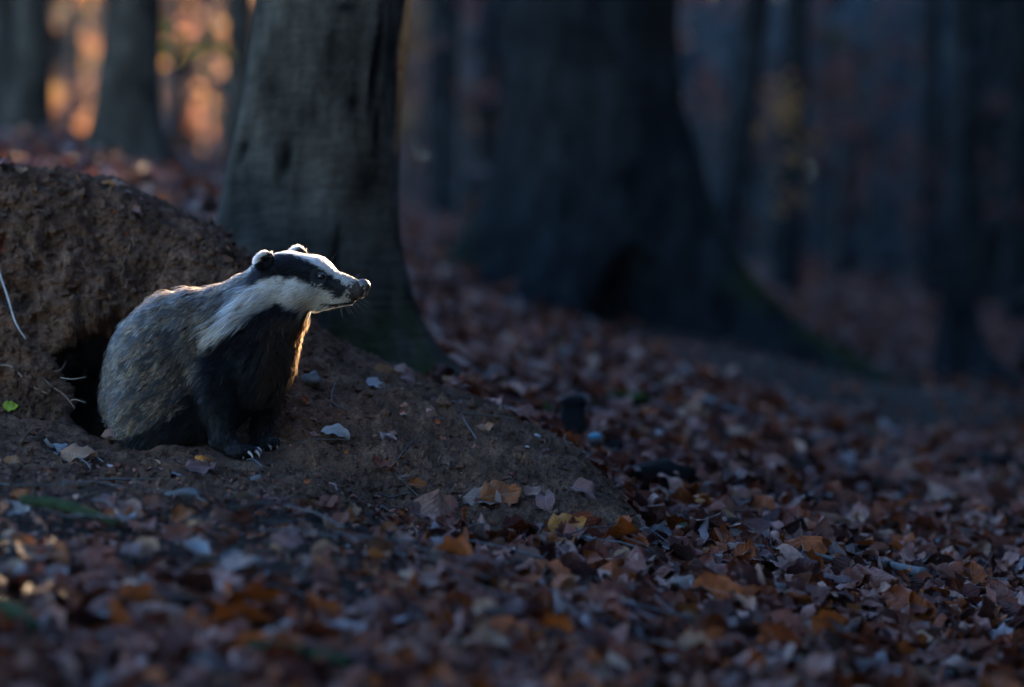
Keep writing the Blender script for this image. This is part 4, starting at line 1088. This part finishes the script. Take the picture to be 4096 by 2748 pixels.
def fur():
    # sample roots on the surface
    tri = np.concatenate([Qb[:, :3], Qb[:, [0, 2, 3]]])
    A, B, C = Vb[tri[:, 0]], Vb[tri[:, 1]], Vb[tri[:, 2]]
    area = np.linalg.norm(np.cross(B - A, C - A), axis=1) * .5
    cen = (A + B + C) / 3
    head = sstep(245, 275, cen[:, 0]) * (1 - sstep(300, 325, cen[:, 1]))
    dens = area * (1 + 2.2 * head) * np.where(cen[:, 2] > 45, .35, 1.0)
    n = 130000
    t = rng.choice(len(tri), n, p=dens / dens.sum())
    r1 = np.sqrt(rng.random(n)); r2 = rng.random(n)
    w = np.stack([1 - r1, r1 * (1 - r2), r1 * r2], 1)
    P = (A[t] * w[:, 0:1] + B[t] * w[:, 1:2] + C[t] * w[:, 2:3])
    Nr = NB[tri[t, 0]] * w[:, 0:1] + NB[tri[t, 1]] * w[:, 1:2] + NB[tri[t, 2]] * w[:, 2:3]; Nr /= np.linalg.norm(Nr, axis=1)[:, None]
    u, v = P[:, 0], P[:, 1]
    # no fur on nose, eye
    drop = ((((P - np.array([368.5, 287, -42])) / np.array([8.5, 7.5, 10]))**2).sum(1) < 1) | (((u - 324)**2 + (v - 277.3)**2 < 4.8**2) & (P[:, 2] < -20)) | ((v > 455) & (Nr[:, 1] > .5))
    P, Nr, u, v = P[~drop], Nr[~drop], u[~drop], v[~drop]; n = len(P)
    cls = classify(P)
    hd = sstep(240, 285, u) * (1 - sstep(300, 318, v)); leg = sstep(385, 420, v) * sstep(195, 215, u)
    chest = sstep(255, 285, u) * sstep(305, 325, v) * (1 - leg)
    sn = sstep(325, 352, u) * (1 - sstep(320, 330, v))
    # flow in (u, v, w), v grows downward
    back = np.array([-.80, .60, .12]); headf = np.array([-.96, .20, .28]); down = np.array([-.05, 1, 0]); cht = np.array([.10, .99, -.1])
    f = back[None] * np.ones((n, 1))
    f = f * (1 - hd[:, None]) + headf * hd[:, None]
    f = f * (1 - leg[:, None]) + down * leg[:, None]
    f = f * (1 - chest[:, None]) + cht * chest[:, None]
    jaw = sn * sstep(296, 303, v); f = f * (1 - jaw[:, None]) + np.array([-.5, .8, 0]) * jaw[:, None]
    f[:, 2] += np.where(P[:, 2] < 0, -.05, .05)
    f += .35 * np.stack([fbm(P * .05 + 3, 2), fbm(P * .05 + 33, 2), fbm(P * .05 + 63, 2)], 1)
    clump = .75 * np.stack([noise3(P * .22 + 3), noise3(P * .22 + 33), noise3(P * .22 + 63)], 1) * (1 - .6 * hd[:, None])
    f += clump
    ft = f - (f * Nr).sum(1)[:, None] * Nr; ft /= np.linalg.norm(ft, axis=1)[:, None] + 1e-6
    L = 19.0 * (1 - hd) + 6.0 * hd
    L = L * (1 - leg) + 5.0 * leg; L = L * (1 - chest) + 11.0 * chest
    L = L * (1 - sn) + 2.6 * sn
    paw = sstep(440, 450, v) * sstep(205, 215, u); L = L * (1 - paw) + 3.0 * paw
    cheek = (cls == 2) & (v > 283) & (u < 320); L = np.where(cheek, L * 1.55, L)
    neard = np.sqrt(((u - 324) / 1.0)**2 + (v - 277.3)**2); L = np.where((neard < 9) & (P[:, 2] < -20), 1.3, L)
    for E in (EAR_N, EAR_F):
        e = (((P - np.array(E)) / np.array([13, 12, 9]))**2).sum(1) < 1; L = np.where(e, 5.5, L)
    L = L * rng.uniform(.55, 1.25, n)
    guard = (rng.random(n) < .16) & (hd < .3); L = np.where(guard, L * 1.5, L)
    lay = .34 + .14 * rng.random(n) - .14 * hd + .38 * chest * rng.random(n) + .22 * guard
    d0 = Nr * (lay + .25)[:, None] + ft * 1.0; d0 /= np.linalg.norm(d0, axis=1)[:, None]
    d0 += rng.normal(size=(n, 3)) * .10
    grav = np.array([0, .35, 0]) * (1 - .6 * hd[:, None])
    K5 = 5; ts = np.linspace(0, 1, K5)
    pts = np.empty((n, K5, 3)); p = P - Nr * .8; pts[:, 0] = p; d = d0.copy()
    seg = (L / (K5 - 1))[:, None]
    for k in range(1, K5):
        d = d * .86 + (ft * .95 + Nr * .10 + grav) * .16 * (1 + .5 * k) + rng.normal(size=(n, 3)) * .035; d /= np.linalg.norm(d, axis=1)[:, None]
        p = p + d * seg; pts[:, k] = p
    bodyw = (1 - hd) * (1 - .5 * leg)
    for cs, st in ((8.0, .34), (3.6, .42)):
        wob = np.stack([noise3(P * .09 + 7), noise3(P * .09 + 27), noise3(P * .09 + 47)], 1) * cs
        key = np.floor((P + wob) / cs).astype(np.int64); key = key[:, 0] * 1000003 + key[:, 1] * 1009 + key[:, 2]
        _, inv = np.unique(key, return_inverse=True); inv = inv.ravel(); cntc = np.bincount(inv).astype(float)
        mt = np.stack([np.bincount(inv, pts[:, -1, k]) / cntc for k in range(3)], 1)[inv]
        dv = (mt - pts[:, -1]) * (st * bodyw)[:, None]
        pts += dv[:, None, :] * (ts ** 1.6)[None, :, None]
    # colours
    col = np.zeros((n, 3)); tip = np.zeros(n)
    rr = rng.random(n); nz = noise3(P * .16 + 11) * .5 + .5; nz2 = fbm(P * .05 + 21, 2)
    g = cls == 0
    warm = np.clip(.65 + nz2 * 1.0 + (v - 330) * .004 * (1 - sstep(180, 240, u)), 0, 1)[:, None]
    grz = np.array([.50, .34, .21]) * (1 - warm) + np.array([.50, .26, .11]) * warm
    sa = noise3(np.stack([(-.8 * u + .6 * v) * .07, (.6 * u + .8 * v) * .42, P[:, 2] * .3], 1)) + .5 * noise3(np.stack([(-.8 * u + .6 * v) * .14, (.6 * u + .8 * v) * .9, P[:, 2] * .6], 1))
    darkp = rr < (.52 - 2.0 * sa)
    grz = grz * .46 * np.exp(2.0 * sa)[:, None]
    col[g] = (grz * rng.uniform(.7, 1.45, (n, 1)))[g]; col[g & darkp] = (.022, .020, .021)
    tip[g] = 1; tip[g & darkp] = .2
    k1 = cls == 1; col[k1] = (np.array([.0045, .0045, .006]) * rng.uniform(.4, 1.8, (n, 1)))[k1]
    ce = k1 & (chest > .3); col[ce] = (np.array([.016, .008, .004]) * rng.uniform(.4, 2.0, (n, 1)))[ce]
    lite = k1 & (rr > .965) & (hd < .5); col[lite] = (.16, .15, .15)
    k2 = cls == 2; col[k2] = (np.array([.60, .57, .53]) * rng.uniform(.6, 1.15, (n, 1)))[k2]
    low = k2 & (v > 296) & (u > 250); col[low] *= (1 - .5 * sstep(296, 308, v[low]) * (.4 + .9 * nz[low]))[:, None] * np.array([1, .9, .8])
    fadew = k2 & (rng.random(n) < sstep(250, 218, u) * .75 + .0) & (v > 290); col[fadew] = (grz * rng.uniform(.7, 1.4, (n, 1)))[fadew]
    mix2 = k2 & (rr < .12) & (v > 280); col[mix2] = (.08, .06, .05)
    k3 = cls == 3; col[k3] = (np.array([.045, .038, .036]) * rng.uniform(.5, 2.2, (n, 1)))[k3]
    k4 = cls == 4; col[k4] = (np.array([.11, .08, .065]) * rng.uniform(.4, 1.6, (n, 1)))[k4]
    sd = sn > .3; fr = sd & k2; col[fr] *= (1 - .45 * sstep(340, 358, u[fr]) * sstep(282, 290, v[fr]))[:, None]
    WP = np.stack([(pts[..., 0] - 512) * PX, FD + pts[..., 2] * PX, (343.5 - pts[..., 1]) * PX], -1)
    cu = bpy.data.hair_curves.new('fur'); cu.add_curves([K5] * n)
    cu.attributes['position'].data.foreach_set('vector', np.ascontiguousarray(WP.reshape(-1, 3), np.float32).ravel()) if 'position' in cu.attributes else cu.points.foreach_set('position', WP.astype(np.float32).ravel())
    rad = (.00066 * (1 - .45 * hd) * rng.uniform(.7, 1.2, n))[:, None] * np.array([1, 1, .85, .6, .12])[None]
    ra = cu.attributes.get('radius') or cu.attributes.new('radius', 'FLOAT', 'POINT')
    ra.data.foreach_set('value', np.ascontiguousarray(rad, np.float32).ravel())
    ca = cu.attributes.new('haircol', 'FLOAT_COLOR', 'CURVE')
    c4 = np.ones((n, 4), np.float32); c4[:, :3] = col; ca.data.foreach_set('color', c4.ravel())
    ta = cu.attributes.new('band', 'FLOAT', 'CURVE'); ta.data.foreach_set('value', tip.astype(np.float32))
    tb = cu.attributes.new('sheen', 'FLOAT', 'CURVE'); tb.data.foreach_set('value', np.where((cls == 1) | (cls == 3), 1.2, np.where(cls == 0, 1.3, 1.46)).astype(np.float32))
    m, nn = newmat('fur'); a = attr(nn, 'haircol').outputs['Color']; bnd = attr(nn, 'band').outputs['Fac']
    hi = N(nn, 'ShaderNodeHairInfo').outputs['Intercept']
    bandc = ramp(nn, hi, [(0.0, (.9, .8, .7)), (.40, (.9, .84, .78)), (.55, (.10, .09, .09)), (.74, (.12, .11, .11)), (.86, (1.25, 1.25, 1.25))])
    c = mixc(nn, bnd, a, mixc(nn, 1.0, a, bandc, 'MULTIPLY'))
    hb = N(nn, 'ShaderNodeBsdfHairPrincipled'); hb.model = 'CHIANG'; hb.parametrization = 'COLOR'
    nn.links.new(c, hb.inputs['Color']); hb.inputs['Roughness'].default_value = .38; hb.inputs['Radial Roughness'].default_value = .45
    nn.links.new(attr(nn, 'sheen').outputs['Fac'], hb.inputs['IOR']); hb.inputs['Coat'].default_value = .0
    ou = N(nn, 'ShaderNodeOutputMaterial'); nn.links.new(hb.outputs[0], ou.inputs[0])
    cu.materials.append(m)
    o = bpy.data.objects.new('fur', cu); COL.objects.link(o); o.parent = BADGER; o.matrix_parent_inverse = Matrix.Translation(-Vector(BADGER.location))
fur()
sc.cycles_curves.shape = 'RIBBONS' if hasattr(sc, 'cycles_curves') else None

# nose, eyes, claws, whiskers
NOSE, n_ = newmat('nose_leather'); vv = objvec(n_); f_ = noise(n_, 900, 3, .6, vv); finish(n_, ramp(n_, f_, [(.3, (.035, .026, .026)), (.7, (.075, .058, .056))]), .38, .5, f_, .5, .0015)
EYEM, n_ = newmat('eye_gloss'); finish(n_, (.006, .005, .006), .08, .45)
LID, n_ = newmat('eyelid'); finish(n_, (.05, .045, .05), .5, .3)
CLAWM = plain('claw_horn', (.25, .20, .175), .35, .5, 200, .25, .2, .001)
def sdf_part(name, fn, lo, hi, h, mat):
    ax = [np.arange(lo[i], hi[i], h) for i in range(3)]
    P = np.stack(np.meshgrid(*ax, indexing='ij'), -1); F = fn(P)
    V, Q = surface_nets(F, np.array(lo, float), h)
    Wd = np.stack([(V[:, 0] - 512) * PX, FD + V[:, 2] * PX, (343.5 - V[:, 1]) * PX], 1)
    return obj(name, mesh_np(name, Wd, Q[:, ::-1], True), mat, BADGER)
def nose_sdf(P):
    d = ell(P, (366, 287, -42), (6.6, 5.8, 7.2), -HA)
    d = smin(d, ell(P, (364.5, 283.5, -41), (5, 3.6, 6)), 3)
    d = smin(d, ell(P, (367, 293, -43), (3, 5, 3.2)), 2.5)
    nost = np.minimum(ell(P, (365.5, 289, -49.5), (2.6, 1.3, 2.6), 0, .3), ell(P, (371, 289, -38), (2.2, 1.5, 2.2)))
    d = -smin(-d, nost, 1.0)
    return d
sdf_part('nose', nose_sdf, (355, 276, -54), (378, 303, -30), .6, NOSE)
def uvsphere(name, c, r, mat, sx=1):
    import bmesh
    bm = bmesh.new(); bmesh.ops.create_uvsphere(bm, u_segments=24, v_segments=16, radius=r)
    m = bpy.data.meshes.new(name); bm.to_mesh(m); bm.free(); m.polygons.foreach_set('use_smooth', [True] * len(m.polygons))
    o = obj(name, m, mat, BADGER); o.location = c; return o
ew = float(EYE_W)
uvsphere('eye', W(324, 277.3, ew + 2.2), 4.2 * PX, EYEM)
lm = (np.array([324, 277.3, ew + 2.6]) - hc) @ hr; fe = np.array([324, 277.3, ew + 2.6]) - 2 * lm * hr
uvsphere('eye', W(*fe), 3.8 * PX, EYEM)
lid = [W(324 + 4.6 * math.cos(a), 277.3 + 3.5 * math.sin(a) + .6 * math.cos(a), ew + .8 + .8 * math.cos(a)) for a in np.linspace(0, 2 * math.pi, 17)]
tube('eyelid', lid, [.95 * PX] * 17, LID, BADGER, ns=8, sub=3)
for a, b in CLAWS:
    a = np.array(a, float) - (2.5, 0, -1); b = np.array(b, float); mid = (a + b) / 2 + np.array([1.9, -2.3, -.8])
    m0 = a + (mid - a) * .6 + np.array([0, -.9, 0])
    tube('claw', [W(*a), W(*m0), W(*mid), W(*((mid + b) / 2 + (.7, -.4, 0))), W(*b)], [1.8 * PX, 1.75 * PX, 1.55 * PX, 1.1 * PX, .25 * PX], CLAWM, BADGER, ns=10, sub=4)
def whiskers():
    S = []
    for (u, v, du, dv, L) in [(336, 301, -6, 14, 16), (345, 303, -2, 12, 15), (350, 305, 5, 10, 13), (356, 303, 8, 8, 13), (360, 301, 10, 7, 12), (341, 299, 2, 15, 18), (334, 262, 4, -10, 9), (358, 281, 2, -8, 8), (348, 306, 3, 8, 9), (354, 305, 5, 7, 9), (358, 303, 6, 6, 9), (364, 299, 6, 4, 8)]:
        w0 = -44 + rng.uniform(-5, 6)
        d = np.array([du, dv, rng.uniform(-6, 2)], float); d /= np.linalg.norm(d)
        S.append([np.array([u, v, w0]) + d * L * t + np.array([t * t * 2.5, t * t * (2 if dv > 0 else 0), 0]) for t in (0, .33, .66, 1)])
    S = np.array(S); WP = np.stack([(S[..., 0] - 512) * PX, FD + S[..., 2] * PX, (343.5 - S[..., 1]) * PX], -1)
    cu = bpy.data.hair_curves.new('whiskers'); cu.add_curves([4] * len(S))
    cu.points.foreach_set('position', np.ascontiguousarray(WP, np.float32).ravel())
    ra = cu.attributes.get('radius') or cu.attributes.new('radius', 'FLOAT', 'POINT'); ra.data.foreach_set('value', np.tile(np.array([.00016, .00014, .00012, .00006], np.float32), len(S)))
    ca = cu.attributes.new('haircol', 'FLOAT_COLOR', 'CURVE'); ca.data.foreach_set('color', np.tile(np.array([.12, .10, .08, 1], np.float32), len(S)))
    cu.attributes.new('band', 'FLOAT', 'CURVE'); cu.attributes.new('sheen', 'FLOAT', 'CURVE').data.foreach_set('value', np.full(len(S), 1.5, np.float32))
    wm, wn = newmat('whisker_hair'); finish(wn, (.30, .25, .20), 1.0, 0.0); cu.materials.append(wm)
    o = bpy.data.objects.new('whiskers', cu); COL.objects.link(o); o.parent = BADGER; o.matrix_parent_inverse = Matrix.Translation(-Vector(BADGER.location))
whiskers()
